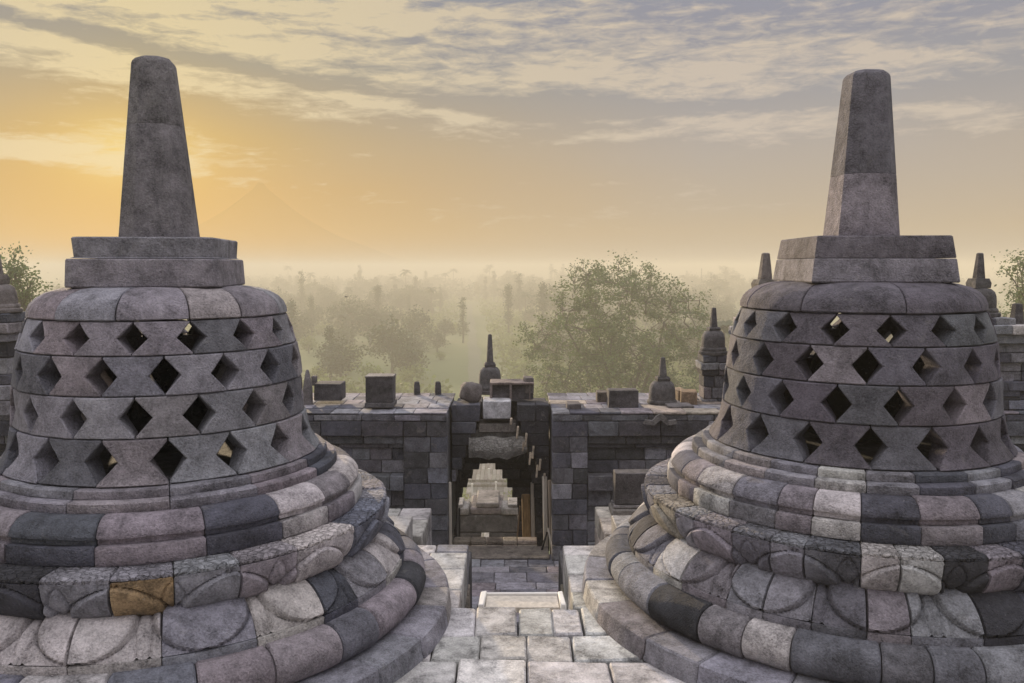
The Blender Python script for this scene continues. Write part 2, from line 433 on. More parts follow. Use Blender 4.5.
def arc(p0, p1, bulge, n):
    """polyline p0..p1 bowed outwards by bulge"""
    p0 = Vector(p0); p1 = Vector(p1); d = p1 - p0; nn = Vector((d.y, -d.x)).normalized(); out = []
    for i in range(n + 1):
        t = i / n; out.append(tuple(p0 + d * t + nn * bulge * 4 * t * (1 - t)))
    return out

BELL = [(.893, 1.036), (.868, 1.07), (.842, 1.12), (.824, 1.18), (.811, 1.261), (.804, 1.37), (.796, 1.476), (.784, 1.58), (.768, 1.681), (.744, 1.77), (.708, 1.856)]
def bellR(z):
    zs = [b[1] for b in BELL]; rs = [b[0] for b in BELL]
    return float(np.interp(z, zs, rs))

def lattice_course(parent, z0, z1, a0, phase, tints, warmt=None, seed=0):
    n = 16; Wd = 2 * math.pi / n; H = z1 - z0; g = .0034 / .8; wh = .252 * Wd; mm = .065 * H; zg = .0028; thick = .14
    bm = bmesh.new(); tl = bm.faces.layers.float_vector.new('t')
    for k in range(n):
        c = a0 + phase + (k + .5) * Wd
        hw = Wd / 2 - g; whk = wh * random.uniform(.93, 1.06); sk = random.uniform(-.01, .01) * H
        poly = [(-hw, H - zg), (hw, H - zg), (hw, H - mm), (hw - whk, H / 2 + sk), (hw, mm), (hw, zg), (-hw, zg), (-hw, mm), (-hw + whk, H / 2 + sk), (-hw, H - mm)]
        b2 = bmesh.new(); f = b2.faces.new([b2.verts.new((x, y, 0)) for x, y in poly])
        for i in (-.44, -.38, -.32, -.165, -.11, -.04, .04, .11, .165, .32, .38, .44):
            bmesh.ops.bisect_plane(b2, geom=b2.verts[:] + b2.edges[:] + b2.faces[:], plane_co=(Wd * i, 0, 0), plane_no=(1, 0, 0))
        for i in range(1, 5):
            bmesh.ops.bisect_plane(b2, geom=b2.verts[:] + b2.edges[:] + b2.faces[:], plane_co=(0, H * i / 5, 0), plane_no=(0, 1, 0))
        ret = bmesh.ops.extrude_face_region(b2, geom=b2.faces[:])
        for vv in ret['geom']:
            if isinstance(vv, bmesh.types.BMVert): vv.co.z = 1
        b2.faces.ensure_lookup_table()
        # outer = z 0 ; the original faces remain at z 0
        tint = pick(tints); ro = random.uniform(-.008, .006)
        mp = {}
        for vv in b2.verts:
            u, w, dpt = vv.co; z = z0 + w; r = bellR(z) + ro - dpt * thick
            # holes widen inwards, shaped to hide their lit cheeks and look dark
            th = c + u * (1 if dpt < .5 else .90)
            rr = r + noise.noise((math.cos(th) * 4, math.sin(th) * 4, z * 6 + seed + k)) * .009 + noise.noise((math.cos(th) * 22, math.sin(th) * 22, z * 24 + k)) * .003
            nv = bm.verts.new((rr * math.cos(th), rr * math.sin(th), z)); mp[vv] = nv; nv.tag = dpt < .5
        for f in b2.faces:
            nf = bm.faces.new([mp[x] for x in f.verts]); nf[tl] = tint
        b2.free()
    bmesh.ops.recalc_face_normals(bm, faces=bm.faces[:])
    ed = [e for e in bm.edges if e.verts[0].tag and e.verts[1].tag and len(e.link_faces) == 2 and e.calc_face_angle(0) > .7]
    bmesh.ops.bevel(bm, geom=ed, offset=.0055, segments=1, affect='EDGES', clamp_overlap=True)
    mb = MB(); bm.verts.ensure_lookup_table(); bm.verts.index_update()
    mb.v = [tuple(v.co) for v in bm.verts]; mb.f = [tuple(v.index for v in f.verts) for f in bm.faces]; mb.t = [tuple(f[tl]) for f in bm.faces]
    bm.free()
    return mb.build('lattice_course', LATT, parent, ang=30)

def prism(mb, rings, tint, tints=None):
    """stack of n-gon rings [(list of xy), z]"""
    n = len(rings[0][0]); vs = []; fs = []
    for xy, z in rings:
        vs += [(x, y, z + noise.noise((x * 5, y * 5, z * 5)) * .003) for x, y in xy]
    for k in range(len(rings) - 1):
        for i in range(n):
            j = (i + 1) % n; fs.append((k * n + i, k * n + j, (k + 1) * n + j, (k + 1) * n + i))
    fs.append(tuple(reversed(range(n)))); fs.append(tuple((len(rings) - 1) * n + i for i in range(n)))
    mb.add(vs, fs, tint)
def oct_xy(h, ch, rot, c=(0, 0)):
    """square of half-width h with corners cut by ch"""
    p = [(h, -h + ch), (h, h - ch), (h - ch, h), (-h + ch, h), (-h, h - ch), (-h, -h + ch), (-h + ch, -h), (h - ch, -h)]
    return [(c[0] + x * math.cos(rot) - y * math.sin(rot), c[1] + x * math.sin(rot) + y * math.cos(rot)) for x, y in p]

def great_stupa(x, y, sc, phases, hrot, label, which, seed):
    random.seed(seed)
    t = thing('stupa', (x, y, 0), label, 'stupa', 'perforated bell stupas'); t.scale = (sc, sc, sc)
    a0 = math.atan2(-y, -x)
    mk = lambda nm, m_=STONE, **kw: (lambda mb: mb.build(nm, m_, t, **kw))
    nl = 26 if seed == 1 else 34; nu = 26 if seed == 1 else 34
    mb = MB(); ring(mb, arc((1.70, .0), (1.69, .085), 0, 2) + [(1.685, .112), (1.675, .120)], 1.2, 26, e=.010, tints=dict(grey=4, pale=4, mauve=1.5, pink=1), ph=.1)
    mk('plinth')(mb)
    mb = MB()
    tor = [(1.43, .108)] + [(1.435 + .108 * math.cos(a), .215 + .105 * math.sin(a)) for a in np.linspace(-1.45, 1.5, 13)]
    ring(mb, tor, 1.1, 27 if seed == 1 else 32, e=.010, gap=.003, ph=.4, wid=.4, off=.007); mk('torus_moulding', ang=40)(mb)
    mb = MB(); ring(mb, [(1.385, .30), (1.402, .305), (1.404, .335), (1.402, .358)], 1.0, nl, ph=.2, sd=seed + 20); mk('lower_fillet')(mb)
    mb = MB(); prof = arc((1.395, .361), (1.185, .515), .038, 34)
    ring(mb, prof, 1.0, nl, da=.0038, disp=petals_down, ph=.2, e=.005, gap=.002, sd=seed + 20); mk('lower_lotus', ang=42)(mb)
    mb = MB(); prof = [(1.17, .505)] + arc((1.195, .507), (1.30, .672), .028, 34)[0:] + [(1.302, .690)]
    och = (lambda th: PAL['ochre'] if seed == 1 and abs(((th - a0 + .15 + math.pi) % (2 * math.pi)) - math.pi) < .10 else None)
    ring(mb, prof, 1.0, nu, da=.0038, disp=petals_up, ph=.05, e=.005, gap=.002, force=och, sd=seed + 30); mk('upper_lotus', ang=42)(mb)
    mb = MB(); ring(mb, [(1.288, .693), (1.300, .698), (1.300, .712), (1.280, .722), (1.20, .720), (1.12, .722)], 1.0, nu, da=.008, disp=rimd, ph=.05, force=None,
                    tints=RINGS, sd=seed + 30); mk('carved_rim', CARVED)(mb)
    no = 17 if seed == 1 else 30
    tt_ = dict(slate=3, grey=3, mauve=1.5, blue=1.5, pale=1) if seed == 1 else dict(slate=2, grey=2, mauve=1, dark=1, pale=3.4, pink=.6)
    mb = MB(); ring(mb, [(1.148, .724), (1.153, .735), (1.152, .80), (1.146, .815)], .9, no, ph=.3, sd=seed + 40, tints=tt_); mk('fillet')(mb)
    mb = MB(); ring(mb, [(1.112, .817), (1.112, .846), (1.128, .848)] + arc((1.130, .862), (.995, .935), .028, 8), .85, no, ph=.3, sd=seed + 40, tints=tt_); mk('ogee_moulding')(mb)
    ns_ = 14 if seed == 1 else 22; tt_ = dict(grey=4, mauve=3, slate=.6) if seed == 1 else dict(grey=3, slate=2, mauve=1, pink=1, dark=.5, pale=.8)
    mb = MB(); ring(mb, [(.986, .925), (.993, .935), (.992, .978), (.982, .987)], .75, ns_, ph=.6, sd=seed + 50, tints=tt_); mk('lower_step')(mb)
    mb = MB(); ring(mb, [(.932, .985), (.935, .995), (.932, 1.026), (.924, 1.033)], .65, ns_, ph=.6, sd=seed + 50, tints=tt_); mk('upper_step')(mb)
    mb = MB(); lathe(mb, [(1.3, .0), (1.3, .3), (1.05, .4), (1.05, .7), (.88, .72), (.88, .92), (.68, .94), (.68, 1.034)], (.12, .12, .12), 48); mk('core')(mb)
    rows = [(1.036, 1.261), (1.261, 1.476), (1.476, 1.681), (1.681, 1.856)]
    tn = dict(mauve=5, grey=3, lslate=2) if seed == 1 else dict(dmauve=4, lslate=4, mauve=1.2)
    for (z0, z1), ph in zip(rows, phases): lattice_course(t, z0, z1, a0, R(ph), tn, seed=seed * 7)
    mb = MB(); capp = [(.700, 1.858), (.712, 1.866), (.708, 1.895), (.692, 1.93), (.662, 1.962), (.615, 1.992), (.55, 2.012), (.48, 2.022), (.36, 2.026)]
    ring(mb, capp, .30, 14 if seed == 1 else 9, ph=.35, e=.005, off=.0015, wid=.25, tints=dict(mauve=3, pink=1.6, slate=1.2, grey=1.5) if seed == 1 else dict(dmauve=4, lslate=1), gap=.003)
    mk('cap')(mb)
    mb = MB()
    if seed == 1:
        prism(mb, [(oct_xy(.405, .05, hrot), 2.022), (oct_xy(.411, .05, hrot), 2.03), (oct_xy(.404, .05, hrot), 2.172), (oct_xy(.398, .05, hrot), 2.180)], jit(PAL['mauve'], 0))
        prism(mb, [(oct_xy(.386, .045, hrot), 2.183), (oct_xy(.370, .045, hrot), 2.19), (oct_xy(.377, .045, hrot), 2.292), (oct_xy(.370, .045, hrot), 2.300)], jit(PAL['grey'], 0))
    else:
        prism(mb, [(oct_xy(.415, .012, hrot), 2.022), (oct_xy(.420, .012, hrot), 2.03), (oct_xy(.404, .012, hrot), 2.155), (oct_xy(.400, .012, hrot), 2.160)], (.20, .19, .21))
        prism(mb, [(oct_xy(.399, .012, hrot), 2.163), (oct_xy(.401, .012, hrot), 2.17), (oct_xy(.384, .012, hrot), 2.286), (oct_xy(.378, .012, hrot), 2.292)], (.13, .12, .135))
    mk('harmika', ang=25)(mb)
    # pinnacle, in two stones
    mb = MB(); top = 3.345 if seed == 1 else 3.30; h0, h1 = (.208, .108) if seed == 1 else (.192, .113)
    pr = hrot + (.06 if seed == 1 else .10); zj = 2.95 if seed == 1 else 2.67
    def sec(z, k=1.0):
        tt = (z - 2.295) / (top - 2.295); h = (h0 + (h1 - h0) * tt) * k
        return (oct_xy(h, h * (.52 if seed == 1 else .42), pr), z)
    ta, tb = ((.17, .16, .165), (.18, .17, .17)) if seed == 1 else ((.22, .20, .22), (.12, .115, .13))
    zs = list(np.linspace(2.302, zj - .004, 6)); prism(mb, [sec(2.296, .98)] + [sec(z) for z in zs] + [sec(zj - .001, .996)], ta)
    zs = list(np.linspace(zj + .005, top - .045, 6))
    prism(mb, [sec(zj + .0005, .996)] + [sec(z) for z in zs] + [sec(top - .03, .96), sec(top - .014, .84), sec(top - .004, .6), sec(top, .25)], tb)
    mk('pinnacle', ang=22)(mb)
    return t

great_stupa(-2.078, 5.0, 1.0, (0.0, -11.0, -.3, -11.9), R(7), 'left great bell stupa with latticed dome and one ochre block in its petal ring', 'L', 1)
great_stupa(2.182, 5.295, 1.011, (6.0, 16.0, 4.2, -9.0), R(-2), 'right great bell stupa with darker latticed dome lit warm on its left flank', 'R', 5)

def seated_figure(x, y, sc, lab):
    """stone statue sitting cross-legged inside a perforated bell"""
    mb = MB()
    def ell(c, r_, n=12):
        vs = []; fs = []
        for i in range(n + 1):
            a = math.pi * i / n
            for j in range(n * 2):
                b = math.pi * j / n; vs.append((c[0] + r_[0] * math.sin(a) * math.cos(b), c[1] + r_[1] * math.sin(a) * math.sin(b), c[2] + r_[2] * math.cos(a)))
        for i in range(n):
            for j in range(n * 2): fs.append((i * n * 2 + j, (i + 1) * n * 2 + j, (i + 1) * n * 2 + (j + 1) % (n * 2), i * n * 2 + (j + 1) % (n * 2)))
        mb.add(vs, fs, (.11, .105, .11))
    ell((0, 0, .10), (.34, .26, .11)); ell((0, .03, .34), (.17, .12, .26)); ell((0, .03, .52), (.22, .11, .09)); ell((0, .01, .64), (.06, .06, .08)); ell((0, 0, .74), (.095, .105, .12)); ell((0, .02, .86), (.045, .045, .04))
    for sx in (-1, 1):
        ell((sx * .22, -.05, .12), (.20, .13, .09)); ell((sx * .23, .0, .38), (.06, .07, .17)); ell((sx * .15, -.12, .22), (.13, .055, .05)); ell((sx * .10, .0, .72), (.015, .02, .05)); ell((sx * .08, -.19, .10), (.14, .08, .06))
    ell((0, -.105, .72), (.015, .02, .025))
    o = mb.build('seated_statue', STONE); md = o.modifiers.new('weld', 'REMESH'); md.mode = 'VOXEL'; md.voxel_size = .018; md.use_smooth_shade = True
    o.location = (x, y, 1.036); o.scale = (sc, sc, sc); o.rotation_euler = (0, 0, math.atan2(-y, -x) + math.pi / 2 + math.pi); tag(o, lab, 'statue', 'statues inside the bell stupas')
seated_figure(-2.087, 5.0, .98, 'dark stone seated statue half seen through the holes of the left great stupa')
seated_figure(2.182, 5.295, .98, 'dark stone seated statue half seen through the holes of the right great stupa')
# ------------------------------------------------------------------ terrace, paving, stair
random.seed(11)
mb = MB()
DK = (.06, .058, .06)
# slab edges measured in the walkway between the stupas (rows from far to near)
rows = [(5.12, 4.72, [404, 436, 476, 518, 552, 582, 604, 640]), (4.715, 4.40, [392, 432, 480, 526, 572, 642, 700]),
        (4.395, 4.03, [360, 392, 456, 526, 612, 690, 760])]
for y1, y0, e in rows:
    yc = (y0 + y1) / 2; d = yc * .996 + .189
    for i in range(len(e) - 1):
        zt = random.uniform(-.004, .004) + (.012 if (y0 < 4.2 and i == 2) else 0)
        j = random.uniform(-.015, .015)
        block(mb, (e[i] - 512) * d / FPX + .004, (e[i + 1] - 512) * d / FPX - .004, y0 + .004 + (j if y0 > 4.1 else 0), y1, -.3, zt,
              jit(PAL['paver'], .13) if not (y0 < 4.2 and i == 2) else (.60, .58, .55), .011, rot=random.uniform(-.012, .012), wob=.007)
y = 4.02
while y > -4:
    dy_ = random.uniform(.34, .5); x = -5 + random.uniform(0, .3)
    while x < 5:
        w_ = random.uniform(.35, .7); block(mb, x, x + w_ - .008, y - dy_ + .008, y, -.3, random.uniform(-.004, .004), pick(FLOOR), .008); x += w_
    y -= dy_
# floor beside the stair and under / behind the stupas
for sx, xe in ((-1, -.335), (1, .39)):
    y = 5.125
    while y < 6.30:
        dy_ = min(random.uniform(.26, .4), 6.32 - y)
        if dy_ < .06: break
        x = xe; n_ = 0
        while abs(x) < 4.6:
            w_ = random.uniform(.3, .45) if n_ else .26 + random.uniform(-.02, .03)
            xa, xb = (x - w_ + .008, x) if sx < 0 else (x, x + w_ - .008)
            block(mb, xa, xb, y, y + dy_ - .008, -.3, random.uniform(-.004, .004), pick(FLOOR), .009); x += sx * w_; n_ += 1
        y += dy_
block(mb, -5, -.86, 6.32, 7.1, -.4, -.004, (.3, .29, .28)); block(mb, .86, 5, 6.32, 7.1, -.4, -.004, (.3, .29, .28))
block(mb, -5, -.345, -4, 7.05, -1.7, -.305, DK, 0.01); block(mb, .40, 5, -4, 7.05, -1.7, -.305, DK, .01)
block(mb, -.34, .395, -4, 5.05, -1.7, -.305, DK, .01)
tag(mb.build('terrace_floor', PAVE), kind='structure')
# retaining wall of the terrace drop
random.seed(12); mb = MB()
for sx in (-1, 1):
    for k in range(6):
        x = .80; 
        while x < 5:
            w_ = random.uniform(.3, .5); xa, xb = sorted((sx * x, sx * (x + w_ - .006)))
            block(mb, xa, xb, 7.06, 7.2, -1.6 + k * .2, -1.6 + k * .2 + .194, pick(WALL)); x += w_
tag(mb.build('terrace_retaining_wall', WALLM), kind='structure')
# steps of the stair
random.seed(13); mb = MB()
for k in range(7):
    z = -.22 * (k + 1); y0 = 5.13 + k * .27
    for xa, xb in ((-.33, -.05), (-.045, .385)):
        block(mb, xa, xb, y0, y0 + .268 + .02, z - .3, z, pick(dict(grey=3, slate=2)))
tag(mb.build('stair', PAVE), kind='structure')
# stair parapets: tall side walls of the stair well below the floor
random.seed(14)
for sx, xin, lab in ((-1, -.335, 'low stone side wall along the left of the sunken stair'), (1, .388, 'low stone side wall along the right of the sunken stair')):
    mb = MB(); 
    for k in range(7):
        y = 5.14
        while y < 6.3:
            w_ = min(random.uniform(.25, .45), 6.315 - y)
            if w_ < .05: break
            xa, xb = sorted((xin + sx * .012, xin + sx * .006 - sx * .03)); 
            block(mb, xin - .03 if sx < 0 else xin - .012, xin + .012 if sx < 0 else xin + .03 - .018, y, y + w_ - .005, -.31 - k * .19 - .185, -.31 - k * .19, jit((.20, .175, .14)), .006); y += w_
    tag(mb.build('stair_side_wall', WALLM), lab, 'wall')
# wooden cover over the top step with white end blocks
t = thing('step_cover', (.065, 5.24, 0), 'pale wooden board with white end blocks across the top of the stair', 'step cover')
mb = MB(); block(mb, -.235, .235, -.085, .10, -.05, -.012, (.5, .42, .33), .004); mb.build('board', PALEW, t)
for s_ in (-1, 1):
    mb = MB(); block(mb, s_ * .255 - .018, s_ * .255 + .018, -.10, .12, -.05, .012, (.8, .78, .72), .006, rot=s_ * .04); mb.build('end_block', WHITE, t)
mb = MB(); block(mb, -.235, .235, .105, .122, -.05, .004, (.8, .78, .72), .004); mb.build('rear_strip', WHITE, t)

# landing / plateau below
random.seed(15); mb = MB()
PZ = -1.59
y = 7.25
while y < 10.5:
    dy_ = random.uniform(.2, .36); x = -6 + random.uniform(0, .3)
    while x < 6:
        w_ = random.uniform(.25, .6)
        block(mb, x, x + w_ - .006, y, y + dy_ - .006, PZ - .2, PZ + random.uniform(-.004, .004), pick(dict(lslate=4, grey=4, mauve=1)) , .008); x += w_
    y += dy_
block(mb, -9, 9, 5.3, 11.05, PZ - 1.0, PZ - .204, DK); block(mb, -9, -1.0, 11.06, 12.2, PZ - 3.0, PZ - .204, DK); block(mb, .75, 9, 11.06, 12.2, PZ - 3.0, PZ - .204, DK)
tag(mb.build('plateau_floor', PAVE), kind='structure')

# piers at the terrace edge
random.seed(16)
def pier(x0, x1, y0, y1, z1, lab, tint):
    mb = MB(); z = PZ; nrow = 7; h = (z1 - PZ) / nrow
    for k in range(nrow):
        xm = random.uniform(.4, .6) * (x1 - x0) + x0; ym = random.uniform(.3, .7) * (y1 - y0) + y0
        for xa, xb in ((x0, xm), (xm, x1)):
            for ya, yb in ((y0, ym), (ym, y1)):
                block(mb, xa + .002, xb - .002, ya + .002, yb - .002, z + .002, z + h - .002, jit(tint, .12), .01)
        z += h
    return tag(mb.build('stone_pier', PAVE), lab, 'pier')
pier(-1.36, -.775, 6.62 + .5, 7.95, AZ(508, 7.95) , 'square stone pier with pale top beside the left stupa base', (.30, .29, .28))
pier(.80, 1.55, 7.12, 7.95, AZ(506, 7.95), 'square stone pier under the upright slab by the right stupa', (.34, .31, .27))
pz = AZ(506, 7.95)
t = thing('upright_slab', (AX(634, 500, 7.8), 7.72, pz), 'dark upright stone slab with moulded foot on the pier by the right stupa', 'stone slab')
mb = MB(); block(mb, -.235, .32, -.13, .13, 0, .07, (.17, .16, .15), .015); block(mb, -.215, .30, -.11, .11, .072, .10, (.15, .14, .14), .01); mb.build('foot', STONE, t)
mb = MB(); block(mb, -.20, .27, -.085, .085, .102, .40, (.085, .08, .085), .006); mb.build('slab', STONE, t)

# ------------------------------------------------------------------ balustrade wall with gateway
YW = 10.4; ZT = AZ(412, YW)
def coursed(mb, x0, x1, z0, z1, y, dep, n, tints=WALL, wr=(.25, .5), prot=.012, bev=.007):
    h = (z1 - z0) / n
    for k in range(n):
        x = x0
        while x < x1 - .02:
            w_ = random.uniform(*wr)
            if x + w_ > x1 - .15: w_ = x1 - x
            block(mb, x + .003, x + w_ - .003, y - random.uniform(0, prot), y + dep, z0 + k * h + .003, z0 + (k + 1) * h - .003, pick(tints), bev); x += w_
def balustrade(x0, x1, inner, lab, sd):
    random.seed(sd)
    t = thing('balustrade_wall', ((x0 + x1) / 2, YW, PZ), lab, 'wall', 'gallery balustrade walls'); t.location = (0, 0, 0)
    pil = .55 if inner > 0 else .45
    # pilaster next to the gate and the panelled stretch
    pa, pb = (x0, x0 + pil) if inner < 0 else (x1 - pil, x1)
    ra, rb = (pb, x1) if inner < 0 else (x0, pa)
    mb = MB(); block(mb, x0 + .01, x1 - .01, YW + .19, YW + 1.60, PZ, ZT - .10, (.07, .07, .075), .01); mb.build('core', WALLM, t)
    mb = MB(); coursed(mb, pa, pb, PZ, ZT - .115, YW, .2, 9, wr=(.2, .35)); mb.build('pilaster', WALLM, t)
    mb = MB()
    zz = [PZ, PZ + .25, PZ + .50, PZ + .70, PZ + .92, PZ + 1.11]        # stepped foot mouldings
    for i, (yo) in enumerate((-.05, .0, .08, .04, -.05)): coursed(mb, ra, rb, zz[i], zz[i + 1], YW + yo, .25, 1, wr=(.28, .5))
    mb.build('foot_moulding', WALLM, t)
    mb = MB(); zf = ZT - .115
    coursed(mb, ra, rb, PZ + 1.11, zf - .36, YW + .13, .2, 2, wr=(.22, .42)); mb.build('panel', WALLM, t)
    mb = MB(); coursed(mb, ra, rb, zf - .36, zf - .30, YW + .08, .25, 1, wr=(.4, .7)); coursed(mb, ra, rb, zf - .30, zf - .19, YW + .03, .25, 1, wr=(.3, .6))
    coursed(mb, ra, rb, zf - .19, zf, YW - .02, .25, 1, wr=(.35, .6)); mb.build('cornice', WALLM, t)
    mb = MB(); y = YW - .02
    for k in range(5):
        dy_ = .335; coursed(mb, x0, x1, ZT - .032, ZT + random.uniform(-.004, .006), y, dy_ - .012, 1, tints=dict(grey=3, tan=1.0, mauve=2, slate=1.2), wr=(.2, .5), prot=.0); y += dy_
    mb.build('coping_lit_top', PAVE, t)  # top slabs tinted paler than the front, painting in sky and sun
    mb = MB(); coursed(mb, x0, x1, zf + .001, ZT - .034, YW - .015, .3, 1, wr=(.3, .6), prot=.006); mb.build('coping_shaded_front', WALLM, t)  # same coping's front, its shade put into the darker tint
    mb = MB(); block(mb, x0 + .02, x1 - .02, YW + .29, YW + 1.6, zf - .02, ZT - .036, (.08, .08, .08)); mb.build('fill', WALLM, t)
    return t
XL_, XR_ = -.815, .505
balustrade(-8.5, XL_, 1, 'long dark stone wall left of the gateway behind the left stupa', 21)
balustrade(XR_, 8.5, -1, 'long dark stone wall right of the gateway behind the right stupa', 22)

random.seed(23)
g = thing('gateway', (-.16, 11.0, PZ), 'corbelled stone gateway arch in the middle of the wall', 'gateway'); g.location = (0, 0, 0)
def stepped(name, Y, dep, levels, xo0, xo1, ztop, tints, yoff=0):
    """levels: [(z_low, z_high, left_x, right_x)] of the opening"""
    for side in (0, 1):
        mb = MB()
        for za, zb, a, b in levels:
            xa, xb = ((xo0, a), (b, xo1))[side]
            if xb - xa < .03: continue
            x = xa
            while x < xb - .01:
                w_ = random.uniform(.22, .4)
                if x + w_ > xb - .12: w_ = xb - x
                block(mb, x + .002, x + w_ - .002, Y + random.uniform(0, .02), Y + dep, za + .002, zb - .002, pick(tints), .008); x += w_
        mb.build(name, WALLM, g)
def lv(Y, rows_):
    out = []
    for ya, yb, a, b in rows_: out.append((AZ(yb, Y), AZ(ya, Y), AX(a, ya, Y), AX(b, ya, Y)))
    return out
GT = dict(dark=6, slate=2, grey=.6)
Yo = 11.0
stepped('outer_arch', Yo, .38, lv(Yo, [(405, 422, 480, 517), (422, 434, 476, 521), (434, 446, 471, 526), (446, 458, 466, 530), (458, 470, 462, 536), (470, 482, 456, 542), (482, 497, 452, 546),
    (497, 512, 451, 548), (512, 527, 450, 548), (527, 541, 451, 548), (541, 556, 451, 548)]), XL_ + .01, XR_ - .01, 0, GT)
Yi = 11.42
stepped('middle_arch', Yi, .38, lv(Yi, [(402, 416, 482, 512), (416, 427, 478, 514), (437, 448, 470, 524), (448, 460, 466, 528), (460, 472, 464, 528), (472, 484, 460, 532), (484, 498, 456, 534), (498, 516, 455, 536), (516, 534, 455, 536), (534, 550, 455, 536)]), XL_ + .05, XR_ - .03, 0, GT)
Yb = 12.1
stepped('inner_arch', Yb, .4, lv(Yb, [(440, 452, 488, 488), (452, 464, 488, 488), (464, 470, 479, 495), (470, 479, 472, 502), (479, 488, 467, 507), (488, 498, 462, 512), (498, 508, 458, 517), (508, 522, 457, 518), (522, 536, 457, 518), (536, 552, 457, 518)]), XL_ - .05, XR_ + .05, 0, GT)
mb = MB(); a = at(483, 418, 11.1); b = at(511, 400, 11.1)
block(mb, a[0], b[0], 11.02, 11.40, a[2], b[2], (.42, .42, .43), .012); mb.build('keystone', PAVE, g)
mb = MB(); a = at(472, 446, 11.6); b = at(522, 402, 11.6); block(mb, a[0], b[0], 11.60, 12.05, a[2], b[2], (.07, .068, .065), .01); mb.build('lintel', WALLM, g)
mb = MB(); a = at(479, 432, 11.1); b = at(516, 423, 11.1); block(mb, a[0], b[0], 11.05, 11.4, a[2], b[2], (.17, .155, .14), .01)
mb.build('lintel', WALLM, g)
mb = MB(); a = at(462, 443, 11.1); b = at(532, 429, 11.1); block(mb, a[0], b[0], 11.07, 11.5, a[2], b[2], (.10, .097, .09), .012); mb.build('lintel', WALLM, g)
# carved keystone relief with a lobed lower outline
mb = MB(); n = 26; x0 = AX(469, 440, 11.05); x1 = AX(527, 440, 11.05); zt = AZ(437, 11.05); zb = AZ(459, 11.05); vs = []; fs = []
for i in range(n + 1):
    u = i / n; x = x0 + (x1 - x0) * u
    low = zb + (zt - zb) * (.30 * (abs(u - .42) * 1.8) ** 4 + .10 * abs(math.sin(u * 9.5))); top_ = zt - (zt - zb) * (.04 * math.sin(u * 13))
    for k in range(6):
        z = low + (top_ - low) * k / 5; d = .05 * math.sin(math.pi * k / 5) + .02 * noise.noise((u * 9, k * .9, 1))
        vs.append((x, 10.99 - d, z))
    vs.append((x, 11.42, top_)); vs.append((x, 11.42, low))
for i in range(n):
    for k in range(8):
        j = (k + 1) % 8; fs.append((i * 8 + k, (i + 1) * 8 + k, (i + 1) * 8 + j, i * 8 + j))
fs.append(tuple(reversed(range(8)))); fs.append(tuple(n * 8 + k for k in range(8)))
mb.add(vs, fs, (.27, .262, .24)); mb.build('carved_relief', CARVED, g)
mb = MB()
for (xa, xb, ya, yb, za, zb, tt) in [(-.79, .48, 10.45, 10.88, PZ + .006, PZ + .03, (.17, .15, .13))]:
    block(mb, xa, xb, ya, yb, za, zb, tt, .012)
x = -.78
while x < .30:
    w_ = random.uniform(.16, .3); 
    for r_ in range(2): block(mb, x, x + w_ - .006, 10.89 + r_ * .03, 11.1, PZ - .03 + r_ * .06, PZ + .028 + r_ * .06, jit((.30, .26, .21), .25), .012)
    x += w_
mb.build('threshold', PAVE, g)
mb = MB()   # pale slivers painting the lit stone edges of the right cheek, staggered
for i, (px, y0p, y1p) in enumerate([(511, 418, 424), (517.5, 426, 438), (523, 441, 451), (526, 433, 446), (530, 452, 464), (533, 446, 458), (537, 465, 477), (540, 459, 470), (544, 473, 483)]):
    xa = AX(px, y0p, 10.98); za, zb = AZ(y1p, 10.98), AZ(y0p, 10.98); block(mb, xa - .014, xa + .014, 10.93, 11.0, za, zb, (.50, .42, .32), .01, ry=.1)
mb.build('lit_edge_sliver', PAVE, g)

random.seed(31)
def plank(name, px0, py0, px1, py1, Y0, Y1, w, th, m_, lab, cat, group=None):
    p0 = Vector(at(px0, py0, Y0)); p1 = Vector(at(px1, py1, Y1)); d = p1 - p0; mb = MB()
    L_ = d.length; q = d.to_track_quat('Z', 'Y').to_matrix().to_4x4(); q.translation = p0
    tmp = MB(); nseg = 5
    for k in range(nseg): pass
    block(tmp, -w / 2, w / 2, -th / 2, th / 2, 0, L_, (1, 1, 1), min(w, th) * .2)
    tmp.v = [tuple(Vector(v)) for v in tmp.v]
    o = tmp.build(name, m_); o.matrix_world = q; return tag(o, lab, cat, group)
plank('arch_upright', 527, 556, 526, 494, 11.6, 11.75, .12, .05, ORANGELIT, 'thin stone post inside the arch on the right, coloured as if lit orange', 'board')  # stone post; the orange light on it is painted into its colour
plank('arch_upright', 533.5, 556, 532.5, 482, 11.5, 11.6, .05, .05, PALEW, 'thin grey-green board beside the orange-lit stone post inside the arch', 'board')
plank('jamb_upright', 546, 556, 544.5, 476, 10.9, 10.96, .06, .05, PALEW, 'tall strip of jamb stone coloured pale as if lit, nearer the middle at the right gate jamb', 'post')  # lit jamb stones; their light is put into the pale colour
plank('jamb_upright', 552, 556, 549.5, 480, 10.8, 10.9, .05, .05, WOOD, 'tall brownish post leaning at the right gate jamb corner', 'post')
plank('wooden_pole', 554, 556, 548, 528, 10.7, 10.85, .03, .03, PALEW, 'short pale pole leaning at the right gate jamb foot', 'pole')
plank('wooden_pole', 540, 556, 547, 532, 10.7, 10.85, .025, .025, BLACKP, 'short dark pole leaning leftward from the right gate jamb', 'pole')
plank('wooden_pole', 459.5, 548, 459.5, 508, 11.5, 11.5, .02, .02, BLACKP, 'thin black upright pole inside the arch on the left', 'pole')
plank('wooden_pole', 516, 547, 520, 506, 11.9, 11.95, .02, .02, WOOD, 'thin leaning stick at the far right edge of the arch opening', 'pole')
